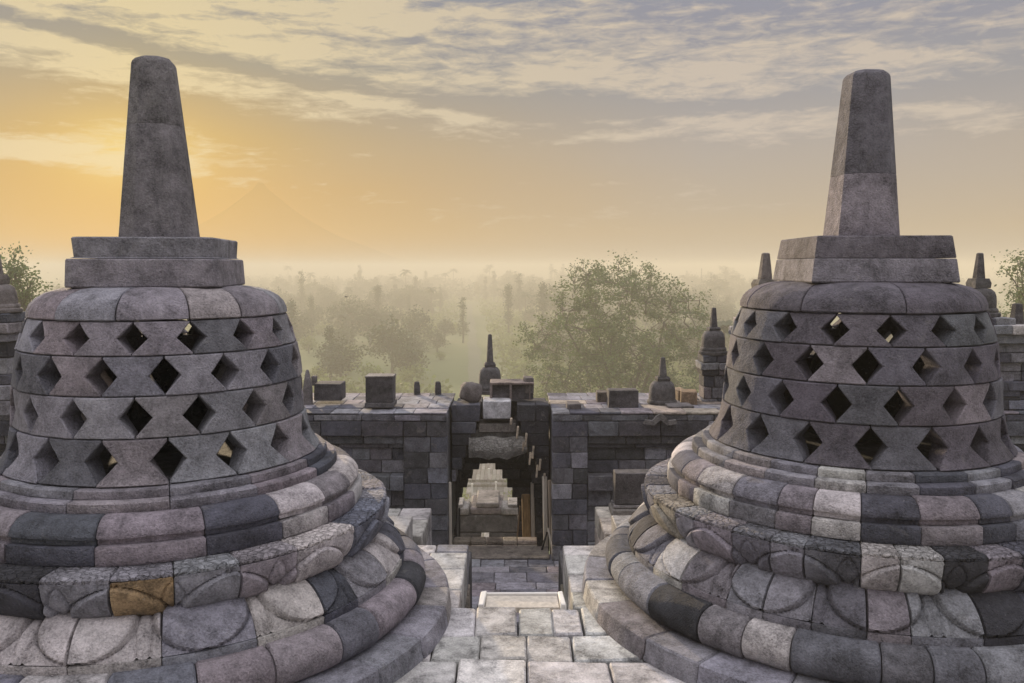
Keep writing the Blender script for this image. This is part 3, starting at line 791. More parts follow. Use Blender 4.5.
plank('jamb_upright', 450.5, 556, 449.5, 482, 10.75, 10.8, .04, .05, PALEW, 'narrow pale post against the left gate jamb', 'post')

# the next gate down the hill, seen through the arch
random.seed(33)
Y2 = 16.5
g2_ = thing('lower_gateway', (0, 0, 0), 'lower stone gateway down the hill seen through the arch', 'gateway')
mb = MB()
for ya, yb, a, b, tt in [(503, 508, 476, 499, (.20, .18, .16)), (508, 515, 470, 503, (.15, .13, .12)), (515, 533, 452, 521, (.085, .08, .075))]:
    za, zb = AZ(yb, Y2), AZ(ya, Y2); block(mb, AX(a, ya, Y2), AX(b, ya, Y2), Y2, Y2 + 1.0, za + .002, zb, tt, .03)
for ya, yb, a, b in [(533, 538, 481, 489), (538, 545, 476, 494), (545, 575, 476, 494)]:
    za, zb = AZ(yb, Y2), AZ(ya, Y2)
    block(mb, AX(452, ya, Y2), AX(a, ya, Y2), Y2, Y2 + 1.0, za, zb - .002, (.07, .065, .06), .02); block(mb, AX(b, ya, Y2), AX(521, ya, Y2), Y2, Y2 + 1.0, za, zb - .002, (.07, .065, .06), .02)
mb.build('gate_body', WALLM, g2_)
mb = MB()
for (a, b, ya, yb, yo) in [(453, 469, 507, 515, -.05), (501, 520, 507, 515, -.05), (453, 463, 504, 507, -.03), (508, 519, 504, 507, -.03)]:
    mb = MB(); za, zb = AZ(yb, Y2), AZ(ya, Y2); block(mb, AX(a, ya, Y2), AX(b, ya, Y2), Y2 + yo, Y2 + .5, za + .004, zb, (.24, .225, .205), .03); mb.build('gate_shoulder', PAVE, g2_)
random.seed(34); mb = MB()
for y0, y1, z in [(12.55, 17.8, -4.4), (17.8, 22.5, -5.9)]:
    for i in range(9):
        for k in range(int((y1 - y0) / .6)):
            block(mb, -3 + i * .66, -3 + (i + 1) * .66 - .01, y0 + k * .6, y0 + (k + 1) * .6 - .01, z - .3, z, jit((.40, .37, .33), .2))
    block(mb, -9, 9, y0, y1, z - 3, z - .304, DK)
block(mb, -9, 9, 2, 22.4, -27.9, -8.95, DK)
tag(mb.build('lower_terrace', PAVE), kind='structure')

# ------------------------------------------------------------------ loose stones and small stupas on the wall
random.seed(41)
def cut(name, x0, x1, y0, y1, Y, dep, tint, lab, cat='stone block', group=None, rot=0, bev=.01, m_=STONE, dz=0):
    a = at(x0, y1, Y); b = at(x1, y0, Y); w_ = (b[0] - a[0]) / 2; h = b[2] - a[2]; mb = MB()
    block(mb, -w_, w_, 0, dep, 0, h, tint, bev, rot=rot, wob=.006)
    o = mb.build(name, m_); o.location = ((a[0] + b[0]) / 2, Y, a[2] + dz); return tag(o, lab, cat, group)
WT = 'loose cut stones on the wall top'
DS = (.085, .08, .085)
cut('stone_block', 314, 341, 384, 400.5, 11.0, .3, DS, 'low dark stone block on the wall top next to the left stupa', group=WT)
t = thing('stone_box', at(379, 408, 10.6), 'tall square dark stone block on the left wall top', 'stone block', WT)
mb = MB(); block(mb, -.185, .185, .0, .34, 0, .065, (.12, .115, .12), .008); mb.build('foot', STONE, t)
mb = MB(); block(mb, -.172, .172, .02, .32, .067, .385, DS, .006); mb.build('block', STONE, t)
mb = MB(); block(mb, -.180, .180, .012, .33, .387, .405, (.2, .19, .18), .006); mb.build('lid', STONE, t)
for i, px in enumerate((417, 438)):
    x, y, z = at(px, 394, 11.9); mb = MB(); prism(mb, [(oct_xy(.045, .01, .2), 0), (oct_xy(.042, .01, .2), .14), (oct_xy(.034, .01, .2), .19), (oct_xy(.02, .005, .2), .2)], DS)
    o = mb.build('stone_stub', STONE, ang=25); o.location = (x, y, ZT - .02); tag(o, ['small upright stone stub on the back of the wall, the left of two', 'small upright stone stub on the back of the wall, the right of two'][i], 'stone stub', WT)
# rough boulder
bm = bmesh.new(); bmesh.ops.create_icosphere(bm, subdivisions=3, radius=1)
for v_ in bm.verts:
    c_ = v_.co; k = max(abs(c_.x), abs(c_.y), abs(c_.z)); v_.co = (c_ / k * .55 + c_ * .45) * (1 + .12 * noise.noise(c_ * 1.6)); v_.co.x *= .135; v_.co.y *= .15; v_.co.z *= .135
mb = MB(); mb.v = [tuple(v_.co) for v_ in bm.verts]; mb.f = [tuple(v.index for v in f.verts) for f in bm.faces]; mb.t = [(.14, .125, .12)] * len(mb.f); bm.free()
o = mb.build('boulder', STONE, ang=60); x, y, z = at(471, 388, 11.3); o.location = (x, y, ZT + .12); o.rotation_euler = (0, .25, .4); tag(o, 'rough rounded boulder on the wall above the gateway', 'boulder', WT)
t = thing('split_stone', (AX(512, 390, 11.25), 11.25, ZT + .01), 'wide stone block with recessed dark panels above the gateway', 'stone block', WT)
mb = MB(); block(mb, -.28, .29, .06, .35, .0, .21, DS, .012); mb.build('body', STONE, t)
mb = MB(); block(mb, -.30, .30, .0, .36, .212, .245, (.22, .18, .16), .012); mb.build('lid', STONE, t)
for xa, xb in ((-.30, -.265), (-.03, .0), (.235, .25)):
    mb = MB(); block(mb, xa, xb, .0, .3, .0, .21, (.18, .15, .14), .006); mb.build('rib', STONE, t)
cut('stone_block', 524, 533, 378, 394, 11.3, .25, (.15, .135, .13), 'narrow stone at the right end of the wide block above the gateway', group=WT, rot=.1)
cut('stone_block', 567, 581, 404, 413, 10.6, .25, (.11, .10, .10), 'small low stone at the front edge of the right wall top', group=WT)
cut('stone_block', 609, 638.5, 391, 409, 10.75, .3, DS, 'dark cut stone block on the right wall top left of the small bell', group=WT, bev=.008)
cut('stone_block', 597, 608, 392, 407, 11.15, .2, (.13, .11, .09), 'narrow stone tucked behind the dark block on the right wall', group=WT)
cut('stone_block', 676, 686, 390, 407, 11.3, .25, (.32, .24, .16), 'upright tan stone in the rubble right of the small bell', group=WT, rot=.2)
cut('stone_block', 683, 699, 392, 408, 11.0, .3, (.28, .20, .13), 'squat tan stone in the rubble right of the small bell', group=WT, rot=-.15)
cut('stone_block', 668, 694, 406, 415, 10.7, .3, (.14, .13, .13), 'flat grey stone in front of the rubble on the right wall', group=WT, rot=.05)
x, y, z = at(308, 402, 11.0); mb = MB(); prism(mb, [(oct_xy(.062, .02, .2), 0), (oct_xy(.060, .02, .2), .22), (oct_xy(.045, .015, .2), .33), (oct_xy(.022, .008, .2), .45), (oct_xy(.012, .004, .2), .47)], (.14, .13, .13))
o = mb.build('pointed_stone', STONE, ang=25); o.location = (x, y, ZT - .01); tag(o, 'slender upright pointed stone on the wall top touching the left stupa outline', 'stone', WT)
# stepped gable ornament on the right cornice
mb = MB(); x, y, z = at(660, 424, 10.36); vs = []; fs = []
pr = [(-.21, -.02), (-.19, .03), (-.10, .02), (-.06, .07), (0, .105), (.06, .07), (.10, .02), (.19, .03), (.21, -.02), (.08, -.04), (0, .03), (-.08, -.04)]
for yy_ in (0, -.05): vs += [(px_, yy_, pz_) for px_, pz_ in pr]
k = len(pr); fs = [(i, (i + 1) % k, k + (i + 1) % k, k + i) for i in range(k)] + [tuple(range(k - 1, -1, -1)), tuple(range(k, 2 * k))]
mb.add(vs, fs, (.17, .16, .155)); o = mb.build('gable_ornament', STONE); o.location = (x, y, z + .03); tag(o, 'carved leaf-shaped gable ornament on the right wall cornice', 'carving')

def small_stupa(px, Y, zb, bw, bh, hh, ph, lab, ped=None, pw=None, tint=(.095, .09, .092), group='small solid stupas on the wall'):
    """solid bell of width bw and height bh, harmika hh, pinnacle ph; ped = pedestal height"""
    random.seed(int(px * 7))
    x = (px - 512) * (Y * .996 + (CAMZ - zb) * .088) / FPX; r = bw / 2
    t = thing('small_stupa', (x, Y, zb), lab, 'stupa', group)
    if ped:
        p0 = Vector((0, 0, -ped)); w_ = pw / 2
        lv_ = [(.0, .30, 1.18), (.30, .40, 1.0), (.40, .72, .86), (.72, .80, 1.0), (.80, .90, 1.12), (.90, 1.0, .98)]
        mb = MB()
        for a_, b_, k_ in lv_:
            n_ = 2 if b_ - a_ > .15 else 1
            for q_ in range(n_):
                z0_ = -ped + ped * (a_ + (b_ - a_) * q_ / n_); z1_ = -ped + ped * (a_ + (b_ - a_) * (q_ + 1) / n_) - .004; xm_ = random.uniform(-.4, .4) * w_
                for xa, xb in ((-w_ * k_, xm_), (xm_, w_ * k_)):
                    block(mb, xa + .002, xb - .002, -w_ * k_, w_ * k_, z0_, z1_, pick(dict(dark=1, slate=2, grey=3, mauve=1.5)), .012, wob=.006)
        mb.build('pedestal', WALLM, t)
    mb = MB(); lathe(mb, [(r * .98, 0), (r * 1.0, bh * .06), (r * .98, bh * .12), (r * .88, bh * .15), (r * .9, bh * .2), (r * .86, bh * .27), (r * .8, bh * .3), (r * .79, bh * .5), (r * .77, bh * .7), (r * .70, bh * .85), (r * .55, bh * .95), (r * .3, bh)], tint, 28, wob=.03)
    mb.build('bell', STONE, t, ang=45)
    mb = MB(); prism(mb, [(oct_xy(r * .38, .01, .1), bh - .004), (oct_xy(r * .40, .01, .1), bh + hh * .5), (oct_xy(r * .33, .01, .1), bh + hh)], jit(tint)); mb.build('harmika', STONE, t, ang=25)
    mb = MB(); h_ = bh + hh; prism(mb, [(oct_xy(r * .235, r * .1, .2), h_ + .001), (oct_xy(r * .13, r * .055, .2), h_ + ph * .97), (oct_xy(r * .08, r * .03, .2), h_ + ph)], jit(tint)); mb.build('pinnacle', STONE, t, ang=22)
    return t
def sz(px, Y): return px * (Y + .15) / FPX
small_stupa(490, 12.35, AZ(393, 12.35), sz(28, 12.3), sz(27, 12.3), sz(4, 12.3), sz(28, 12.3), 'small solid stupa with tall spike behind the stones above the gateway')
small_stupa(662, 11.1, AZ(407, 11.1), sz(33, 11.1), sz(27, 11.1), sz(4, 11.1), sz(19, 11.1), 'small dark bell stupa standing directly on the right wall top')
small_stupa(713, 11.4, AZ(354, 11.4), sz(29, 11.4), sz(24, 11.4), sz(3, 11.4), sz(19, 11.4), 'small stupa on a tall moulded pedestal just left of the right great stupa', ped=sz(72, 11.4), pw=sz(26, 11.4))
small_stupa(764, 10.9, AZ(318, 10.9), sz(52, 10.9), sz(30, 10.9), sz(8, 10.9), sz(26, 10.9), 'small stupa mostly hidden behind the left shoulder of the right great stupa', ped=sz(90, 10.9), pw=sz(50, 10.9), tint=(.16, .14, .13))
small_stupa(977, 10.9, AZ(316, 10.9), sz(42, 10.9), sz(28, 10.9), sz(9, 10.9), sz(25, 10.9), 'small stupa rising behind the right shoulder of the right great stupa', ped=sz(90, 10.9), pw=sz(50, 10.9))
small_stupa(-1, 10.0, AZ(312, 10.0), sz(42, 10), sz(28, 10), sz(9, 10), sz(24, 10), 'weathered small stupa at the far left edge behind the left great stupa', ped=sz(100, 10), pw=sz(36, 10), tint=(.15, .135, .13))
# stump finial left of the pier stupa
cut('stone_block', 311.5, 316, 376, 386, 11.6, .1, (.12, .11, .11), 'tiny stone knob behind the thin pointed stone', group=WT)

def niche_pier(x0, x1, Y, ztop, lab, sd):
    random.seed(sd); t = thing('niche_pier', (0, 0, 0), lab, 'wall pier', 'raised niche piers on the balustrade'); mb = MB(); n_ = 9; h = (ztop - ZT) / n_
    offs = [0, .05, 0, .08, .08, .02, .10, .04, -.03]
    for k in range(n_):
        coursed(mb, x0 + offs[k], x1 - offs[k], ZT + .01 + k * h, ZT + .01 + (k + 1) * h, Y + offs[k], .5, 1, tints=dict(dark=2, slate=3, grey=3, pale=.8, blue=1), wr=(.2, .4))
    mb.build('masonry', WALLM, t)
    mb = MB(); block(mb, x0 + .12, x1 - .12, Y + .2, Y + 1.2, ZT, ztop - .02, DK); mb.build('core', WALLM, t); return t
xr = AX(993, 330, 10.5)
niche_pier(xr, xr + 2.6, 10.5, AZ(326, 10.5), 'raised stone masonry pier at the right edge behind the right great stupa', 51)
xl = AX(14, 330, 10.5)
niche_pier(xl - 2.6, xl, 10.5, AZ(330, 10.5), 'raised stone masonry pier at the left edge behind the left great stupa', 52)
x, y, z = at(1016, 330, 10.8); mb = MB(); prism(mb, [(oct_xy(.075, .03, .2), 0), (oct_xy(.05, .02, .2), .26), (oct_xy(.03, .01, .2), .27)], DS)
o = mb.build('stone_stub', STONE, ang=25); o.location = (x, 10.8, AZ(326, 10.5)); tag(o, 'short tapered stone spike on the masonry at the right edge', 'stone stub')

# ------------------------------------------------------------------ trees
def leaves(mb, c, rad, n, size, tv=.35, flat=.8):
    rng = np.random
    for _ in range(n):
        d = Vector((random.gauss(0, 1), random.gauss(0, 1), random.gauss(0, 1) * flat)) * rad * .55
        p = Vector(c) + d; u = Vector((random.gauss(0, 1), random.gauss(0, 1), random.gauss(0, .6))).normalized(); v_ = u.cross(Vector((random.gauss(0, 1), random.gauss(0, 1), random.gauss(0, 1)))).normalized()
        s_ = size * random.uniform(.6, 1.3); k = random.uniform(1 - tv, 1 + tv)
        o = len(mb.v); mb.v += [tuple(p - u * s_ * .5), tuple(p + v_ * s_ * .32), tuple(p + u * s_ * .5), tuple(p - v_ * s_ * .32)]
        mb.f.append((o, o + 1, o + 2, o + 3)); mb.t.append((k, k, k))
def grow(tr, tips, p, d, L_, r, depth, spread, up):
    pts = [p]; dd = d.copy(); q = p.copy(); rr = [r]
    for k in range(3):
        dd = (dd + Vector((random.gauss(0, .12), random.gauss(0, .12), random.gauss(0, .08) + up * .1))).normalized(); q = q + dd * L_ / 3; pts.append(q.copy()); rr.append(r * (1 - .12 * (k + 1)))
    tube(tr, pts, rr, (1, 1, 1), 7 if depth > 3 else 4)
    if depth <= 2: tips.append((q.copy(), depth))
    if depth == 0: return
    for k in range(3 if depth > 1 else 2):
        ax = dd.cross(Vector((random.gauss(0, 1), random.gauss(0, 1), random.gauss(0, 1)))).normalized()
        nd = (Matrix.Rotation(random.uniform(.55, 1.25) * spread, 3, ax) @ dd); nd.z += up * .25; nd.normalize()
        grow(tr, tips, q if k else pts[2], nd, L_ * random.uniform(.66, .84), r * .6, depth - 1, spread, up)
def _limbs(tr, tips, height, trunk_h, depth, spread, L0):
    p = Vector((0, 0, 0)); r0 = height * .022
    tube(tr, [(0, 0, -.5), (.1, 0, trunk_h * .4), (0, .1, trunk_h)], [r0 * 1.5, r0 * 1.1, r0], (1, 1, 1), 10)
    n = 7
    for k in range(n):
        a = 2 * math.pi * k / n + random.uniform(-.3, .3); t_ = random.uniform(.45, .95)
        grow(tr, tips, Vector((0, 0, trunk_h * (.7 + .3 * k / n))), Vector((math.cos(a) * t_, math.sin(a) * t_, 1)).normalized(), L0 or (height - trunk_h) * .33, r0 * .6, depth, spread, .35)
def limb_tree(name, loc, height, trunk_h, depth, lsize, nl, lm, lab, seed, spread=.8, L0=None, crad=1.5, cat='tree', group=None, halfw=10):
    best = None
    for sd_ in range(seed, seed + 14):          # keep the most evenly branched of several growths
        random.seed(sd_); tt = []; dm = MB()
        _limbs(dm, tt, height, trunk_h, depth, spread, L0)
        n_ = len(tt); mx = sum(q.x for q, _ in tt) / n_; my = sum(q.y for q, _ in tt) / n_; sc_ = abs(mx) + abs(my) * .3
        top_ = max(tt, key=lambda a_: a_[0].z)[0]; sc_ += abs(top_.x) * .5
        if best is None or sc_ < best[0]: best = (sc_, sd_)
    random.seed(best[1]); tr = MB(); tips = []
    _limbs(tr, tips, height, trunk_h, depth, spread, L0)
    # fit to the wanted height and width
    zs_ = sorted(q.z for q, _ in tips); mz = zs_[int(len(zs_) * .985)]; k = (height - crad * .4) / mz
    rs_ = sorted(math.hypot(q.x, q.y) for q, _ in tips); widthk = halfw / (rs_[int(len(rs_) * .93)])
    lf = MB(); crad_ = crad; tips = [(Vector((q.x * widthk, q.y * widthk, q.z * k)), dp) for q, dp in tips if dp <= 1]
    for q, dep in tips: leaves(lf, q, crad * random.uniform(.7, 1.2), max(3, int(nl * random.uniform(.5, 1.4))), lsize)
    tr.v = [(v_[0] * widthk, v_[1] * widthk, v_[2] * k) for v_ in tr.v]
    t = thing(name, loc, lab, cat, group); tr.build('trunk', BARK, t); lf.build('crown', lm, t, smooth=False); return t
def dome_tree(name, loc, c, rad, trunk_top, ncl, crad, nl, lsize, lm, lab, seed):
    """spreading tree: forked limbs running out to leaf clumps through an uneven dome"""
    random.seed(seed); tr = MB(); lf = MB(); c = Vector(c)
    tube(tr, [(0, 0, -.5), (.15, 0, trunk_top * .5), (0, 0, trunk_top)], [.75, .6, .5], (1, 1, 1), 10)
    mains = []
    for k in range(9):
        a = 2 * math.pi * k / 9 + random.uniform(-.25, .25); t_ = random.uniform(.25, .62); zz = random.uniform(-.25, .45)
        e = c + Vector((rad[0] * t_ * math.cos(a), rad[1] * t_ * math.sin(a), rad[2] * zz)); b = Vector((0, 0, trunk_top * random.uniform(.75, 1)))
        pts = [b + (e - b) * t + Vector((random.gauss(0, .35), random.gauss(0, .35), 1.6 * math.sin(math.pi * t) * random.uniform(-.3, 1))) * (1 if 0 < t < 1 else 0) for t in (0, .25, .5, .75, 1)]
        tube(tr, pts, [.34, .27, .21, .16, .11], (1, 1, 1), 6); mains += pts[1:]
    n = 0
    while n < ncl:
        d = Vector((random.gauss(0, 1), random.gauss(0, 1), random.gauss(0, 1))).normalized(); t_ = random.random() ** .42
        p = Vector((d.x * rad[0] * t_, d.y * rad[1] * t_, d.z * rad[2] * t_))
        lump = 1 + .22 * noise.noise(d * 1.9 + Vector((seed, 0, 0)))
        p = c + p * lump
        if noise.noise(p * .22 + Vector((0, 0, seed))) < -.22 - .12 * (1 - t_): continue
        n += 1
        m_ = min(mains, key=lambda q: (q - p).length); mid = m_ + (p - m_) * .55 + Vector((random.gauss(0, .3), random.gauss(0, .3), random.gauss(0, .3)))
        if (p - m_).length < 4.2: tube(tr, [m_, mid, p], [.07, .04, .015], (1, 1, 1), 4)
        mains.append(mid) if n % 3 == 0 else None
        for _ in range(3):
            q = p + Vector((random.gauss(0, .6), random.gauss(0, .6), random.gauss(0, .5))); tube(tr, [mid, q], [.035, .012], (1, 1, 1), 3)
        leaves(lf, p, crad * random.uniform(.7, 1.25), max(8, int(nl * random.uniform(.5, 1.4))), lsize, flat=.7)
    t = thing(name, loc, lab, 'tree'); tr.build('trunk', BARK, t); lf.build('crown', lm, t, smooth=False); return t
x, y, z = at(621, 330, 110)
dome_tree('broadleaf_tree', (x, 110, GZ), (0, 0, 19.0), (12.2, 12, 12.6), 9, 560, 1.0, 74, .34, LEAF, 'big round spreading tree rising above the wall left of the right stupa', 4)
x = AX(30, 300, 60); limb_tree('broadleaf_tree', (x, 60, GZ), -GZ + 2.5, 20, 3, .22, 48, LEAF, 'airy leafy tree behind the left great stupa at the left edge', 8, spread=.8, crad=.8, halfw=2.9)
x = AX(1034, 300, 60); limb_tree('broadleaf_tree', (x, 60, GZ), -GZ + 3.2, 20, 3, .22, 55, LEAF, 'airy leafy tree beyond the masonry at the right edge', 9, spread=.8, crad=.8, halfw=3.2)

# prototypes for the misty park
def crown_tree(kind, seed):
    random.seed(seed); tr = MB(); lf = MB()
    if kind == 'round':
        tube(tr, [(0, 0, -.5), (.1, 0, 2), (0, .2, 5)], [.35, .28, .2], (1, 1, 1), 6)
        for k in range(30):
            a = random.uniform(0, 6.28); rr = random.uniform(0, 3.8); z = 5.2 + random.uniform(-3.4, 4.0) * (1 - rr / 6)
            c = (rr * math.cos(a), rr * math.sin(a), z); tube(tr, [(0, 0, 4), c], [.12, .03], (1, 1, 1), 3); leaves(lf, c, 1.5, 55, .62)
    elif kind == 'wide':
        tube(tr, [(0, 0, -.5), (.3, 0, 4), (0, .2, 8)], [.45, .3, .25], (1, 1, 1), 6)
        for k in range(30):
            a = random.uniform(0, 6.28); rr = 6.2 * math.sqrt(random.random()); z = 9.5 - rr * rr * .07 + random.uniform(-2.6, .8)
            c = (rr * math.cos(a), rr * math.sin(a), z); tube(tr, [(0, 0, 7), (c[0] * .5, c[1] * .5, z - 2), c], [.16, .1, .03], (1, 1, 1), 3); leaves(lf, c, 1.5, 55, .62, flat=.5)
    elif kind == 'tall':
        tube(tr, [(0, 0, -.5), (.1, 0, 6), (0, 0, 13)], [.3, .22, .06], (1, 1, 1), 6)
        for k in range(24):
            z = random.uniform(3, 14.5); rr = random.uniform(0, 1.3) * (1 - (z / 16) ** 2); a = random.uniform(0, 6.28)
            c = (rr * math.cos(a), rr * math.sin(a), z); leaves(lf, c, .9, 45, .5, flat=1.2)
    elif kind == 'palm':
        pts = [(0, 0, -.5), (.3, 0, 4), (.5, .1, 8), (.5, .2, 12)]; tube(tr, pts, [.25, .18, .15, .13], (1, 1, 1), 6)
        for k in range(18):
            a = 2 * math.pi * k / 18 + random.uniform(-.1, .1); el_ = random.uniform(-.2, .9); L_ = 3.2
            pr_ = Vector((.5, .2, 12)); d = Vector((math.cos(a) * math.cos(el_), math.sin(a) * math.cos(el_), math.sin(el_)))
            s_ = d.cross(Vector((0, 0, 1))).normalized()
            q = [pr_ + d * L_ * t_ - Vector((0, 0, 1)) * (t_ ** 2) * 1.7 for t_ in (0, .25, .5, .75, 1)]
            o = len(lf.v)
            for i, qq in enumerate(q):
                w_ = (.1, .5, .55, .4, .05)[i]; lf.v += [tuple(qq + s_ * w_ - Vector((0, 0, w_ * .4))), tuple(qq), tuple(qq - s_ * w_ - Vector((0, 0, w_ * .4)))]
            for i in range(4):
                for h_ in (0, 1): lf.f.append((o + i * 3 + h_, o + i * 3 + h_ + 1, o + i * 3 + 4 + h_, o + i * 3 + 3 + h_)); lf.t.append((1, 1, 1))
    elif kind == 'bush':
        tube(tr, [(0, 0, -.3), (0, 0, 1.5)], [.2, .1], (1, 1, 1), 5)
        for k in range(16):
            a = random.uniform(0, 6.28); rr = random.uniform(0, 2.2); c = (rr * math.cos(a), rr * math.sin(a), 1.8 + random.uniform(-.8, 1.6) * (1 - rr / 4)); leaves(lf, c, 1.1, 50, .45)
    return tr, lf
KN = {'round': ('round_tree', 'rounded broadleaf tree', LEAFD), 'wide': ('spreading_tree', 'wide flat-topped tree', LEAFD), 'tall': ('columnar_tree', 'narrow columnar tree', LEAFD),
      'palm': ('palm_tree', 'palm tree', LEAFD), 'bush': ('bushy_tree', 'low bushy yellow-green tree', LEAFB)}
protos = {}
for i, k in enumerate(KN):
    for s_ in range(2):
        tr, lf = crown_tree(k, 60 + i * 3 + s_)
        protos[(k, s_)] = (tr, lf)
pm_ = {}
def plant(kind, s_, x, y, sc, rz, lab, group):
    key = (kind, s_)
    if key not in pm_:
        t = thing(KN[kind][0], (0, 0, 0), lab, 'tree', group); protos[key][0].build('trunk', BARK, t); protos[key][1].build('crown', KN[kind][2], t, smooth=False); pm_[key] = t
        o = t
    else:
        src = pm_[key]; o = src.copy(); C.objects.link(o)
        for ch in list(src.children):
            c_ = ch.copy(); C.objects.link(c_); c_.parent = o
        tag(o, lab, 'tree', group)
    o.location = (x, y, gz(x, y)); o.rotation_euler = (0, 0, rz); o.scale = (sc, sc, sc * random.uniform(.9, 1.15)); return o
random.seed(77)
gl = {'round': 'rounded trees fading in the misty valley', 'wide': 'flat-topped trees fading in the misty valley', 'tall': 'narrow trees fading in the misty valley', 'palm': 'palms fading in the misty valley', 'bush': 'yellow-green bushy trees near the foot of the hill'}
ll = {'round': 'rounded dark tree standing in the misty valley below the horizon', 'wide': 'wide flat-topped tree standing in the misty valley', 'tall': 'narrow upright tree standing in the misty valley', 'palm': 'palm tree standing in the misty valley', 'bush': 'low yellow-green tree in the mist close to the foot of the hill'}
# individually recognisable ones
plant('round', 0, AX(384, 330, 330), 330, 1.25, 0, 'dark round tree standing out alone in the mist above the box on the left wall', 'landmark trees')
plant('wide', 0, AX(413, 300, 520), 520, 1.5, 1, 'dark flat-topped tree in the mist left of the avenue', 'landmark trees')
plant('round', 1, AX(324, 292, 560), 560, 1.1, 1, 'small dark round tree beside slim spires in the mist', 'landmark trees')
for i, px in enumerate((304, 310, 317)): plant('tall', i % 2, AX(px, 292, 560), 560 + i * 5, .85, i, ['leftmost of three slim spire trees in the mist', 'middle of three slim spire trees in the mist', 'rightmost of three slim spire trees in the mist'][i], 'slim spire trees')
plant('palm', 0, AX(722, 300, 150), 150, 1.55, .3, 'tall palm whose crown shows between the big tree and the right stupa', 'landmark trees')
plant('palm', 1, AX(340, 345, 300), 300, 1.0, .3, 'palm standing alone in the mist above the left wall', 'landmark trees')
plant('bush', 0, .9, 106, .55, 0, 'green bush at the right edge of the plaza seen through the arch', 'landmark trees')
plant('bush', 1, -6.9, 104, .5, 0, 'green bush at the left edge of the plaza seen through the arch', 'landmark trees')
plant('bush', 0, -1.4, 131, .6, 0, 'green bush at the far end of the plaza seen high in the arch', 'landmark trees')
plant('bush', 1, path_x(140), 140, 1.0, 0, 'green bush behind the plaza seen through the top of the arch', 'landmark trees')
plant('tall', 1, AX(463, 330, 330), 330, 1.3, .5, 'narrow tree on the left side of the misty avenue', 'landmark trees')
cnt = 0; tries = 0
used_ = []
while cnt < 480 and tries < 9000:
    tries += 1
    t_ = random.random(); y = 205 + 900 * t_ ** 1.15; px = random.uniform(225, 745) if random.random() < .8 else random.uniform(-60, 1100); x = (px - 512) * y / FPX
    if abs(x - path_x(y)) < 9 + y * .006: continue
    if noise.noise((x * .012, y * .006, 1.7)) < -.45 and y < 600: continue
    if y < 330: kind = random.choices(['bush', 'round', 'palm', 'tall'], [7, 2.6, 0, .5])[0]
    elif y < 520: kind = random.choices(['round', 'bush', 'wide', 'tall', 'palm'], [5, 2, 1.5, 2, .15])[0]
    else: kind = random.choices(['round', 'wide', 'tall', 'palm'], [6, 2.5, 1.4, .8])[0]
    sc = random.uniform(.85, 1.6) * (1 + (y - 200) / 1800)
    if any((x - a) ** 2 + (y - b) ** 2 < 22 for a, b in used_): continue
    used_.append((x, y)); plant(kind, random.randint(0, 1), x, y, sc, random.uniform(0, 6.28), ll[kind], gl[kind]); cnt += 1
# the far woodland that reads as one mass
random.seed(88); mb = MB()
for _ in range(3000):
    y = 760 + 4300 * random.random() ** 1.5; px = random.uniform(-150, 1180); x = (px - 512) * y / FPX; h = random.uniform(8, 17) * (1.5 if random.random() < .06 else 1)
    z0 = gz(x, y); r = random.uniform(4, 9)
    if noise.noise((x * .004, y * .003, 5)) < -.18: continue
    for k in range(34 if y < 2500 else 18):
        a = random.uniform(0, 6.28); q = r * math.sqrt(random.random()); zz = z0 + h * random.uniform(.15, 1) * (1 - .3 * (q / r) ** 2)
        leaves(mb, (x + q * math.cos(a), y + q * math.sin(a), zz), .6, 1, 3.4 + y * .0006)
tag(mb.build('far_woodland', LEAFD, smooth=False), 'dim band of far-off woodland fading into the haze below the horizon', 'woodland', kind='stuff')
random.seed(89); mb = MB()
for _ in range(7000):
    y = 190 + 760 * random.random() ** 1.2; px = random.uniform(180, 800) if random.random() < .85 else random.uniform(-100, 1150); x = (px - 512) * y / FPX
    if abs(x - path_x(y)) < 6 + y * .004 or noise.noise((x * .014, y * .008, 9.7)) < -.16: continue
    r = random.uniform(1.2, 3.2); z0 = gz(x, y); h = random.uniform(1, 4.5)
    for k in range(16):
        a = random.uniform(0, 6.28); q = r * math.sqrt(random.random()); leaves(mb, (x + q * math.cos(a), y + q * math.sin(a), z0 + random.uniform(.1, 1) * h), .4, 1, 1.5)
tag(mb.build('undergrowth', LEAFB, smooth=False), 'yellow-green undergrowth covering the misty valley floor between the trees', 'undergrowth', kind='stuff')
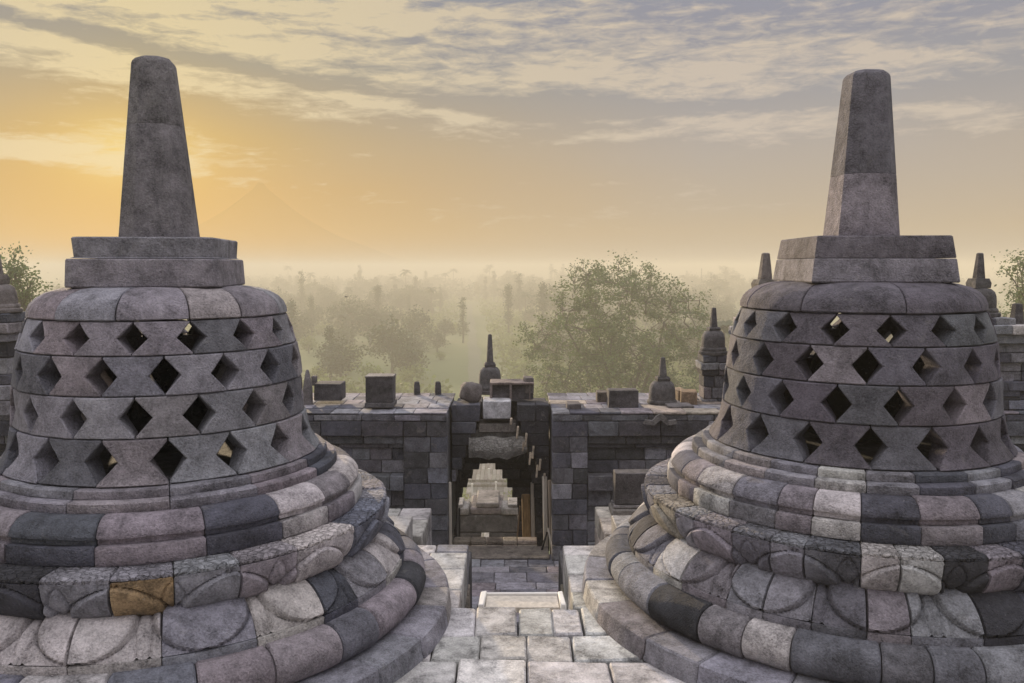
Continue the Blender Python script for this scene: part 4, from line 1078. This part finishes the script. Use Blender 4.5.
# radio mast
t = thing('radio_mast', (AX(701, 300, 700), 700, GZ), 'thin lattice radio mast in the haze right of the big tree', 'mast')
mb = MB()
for k in range(3):
    a = k * 2.094; tube(mb, [(1.1 * math.cos(a), 1.1 * math.sin(a), 0), (.25 * math.cos(a), .25 * math.sin(a), 29)], [.12, .08], (.4, .4, .4), 4)
for k in range(14):
    z = 2 * k + 1; r = 1.1 - .85 * z / 29
    for j in range(3):
        a = j * 2.094; b = a + 2.094; r2 = 1.1 - .85 * (z + 2) / 29; tube(mb, [(r * math.cos(a), r * math.sin(a), z), (r2 * math.cos(b), r2 * math.sin(b), z + 2)], [.05, .05], (.4, .4, .4), 3)
mb.build('tower', BLACKP, t)
# bird
mb = MB(); bx, by, bz = at(346, 297, 120)
tube(mb, [(-.28, 0, 0), (-.1, 0, .03), (.15, 0, .03), (.3, 0, .01)], [.02, .09, .08, .01], (1, 1, 1), 6)
for s_ in (-1, 1): mb.add([(.12, 0, .04), (-.12, 0, .04), (-.05, s_ * .45, .16), (.1, s_ * .45, .17), (-.12, s_ * .85, .05)], [(0, 1, 2, 3), (3, 2, 4)], (1, 1, 1))
o = mb.build('bird', BLACKP); o.location = (bx, by, bz); o.rotation_euler = (0, 0, .9); tag(o, 'tiny dark bird flying in the mist right of the left stupa', 'bird')

# ------------------------------------------------------------------ haze
m = bpy.data.materials.new('haze_air'); m.use_nodes = True; nt = m.node_tree; nt.nodes.clear(); N = nt.nodes.new; LK = nt.links.new
pv = N('ShaderNodeVolumePrincipled'); pv.inputs['Color'].default_value = (.91, .85, .69, 1); pv.inputs['Density'].default_value = .0019; pv.inputs['Anisotropy'].default_value = .0
mo = N('ShaderNodeOutputMaterial'); LK(pv.outputs[0], mo.inputs['Volume'])
me = bpy.data.meshes.new('haze'); x0, x1, y0, y1, z0, z1 = -6900, 6900, -300, 7500, -46, 8.5
me.from_pydata([(x0, y0, z0), (x1, y0, z0), (x1, y1, z0), (x0, y1, z0), (x0, y0, z1), (x1, y0, z1), (x1, y1, z1), (x0, y1, z1)], [],
               [(0, 3, 2, 1), (4, 5, 6, 7), (0, 1, 5, 4), (1, 2, 6, 5), (2, 3, 7, 6), (3, 0, 4, 7)])
me.materials.append(m); o = bpy.data.objects.new('haze', me); C.objects.link(o); tag(o, kind='stuff', label='pale golden morning haze filling the valley', cat='haze')
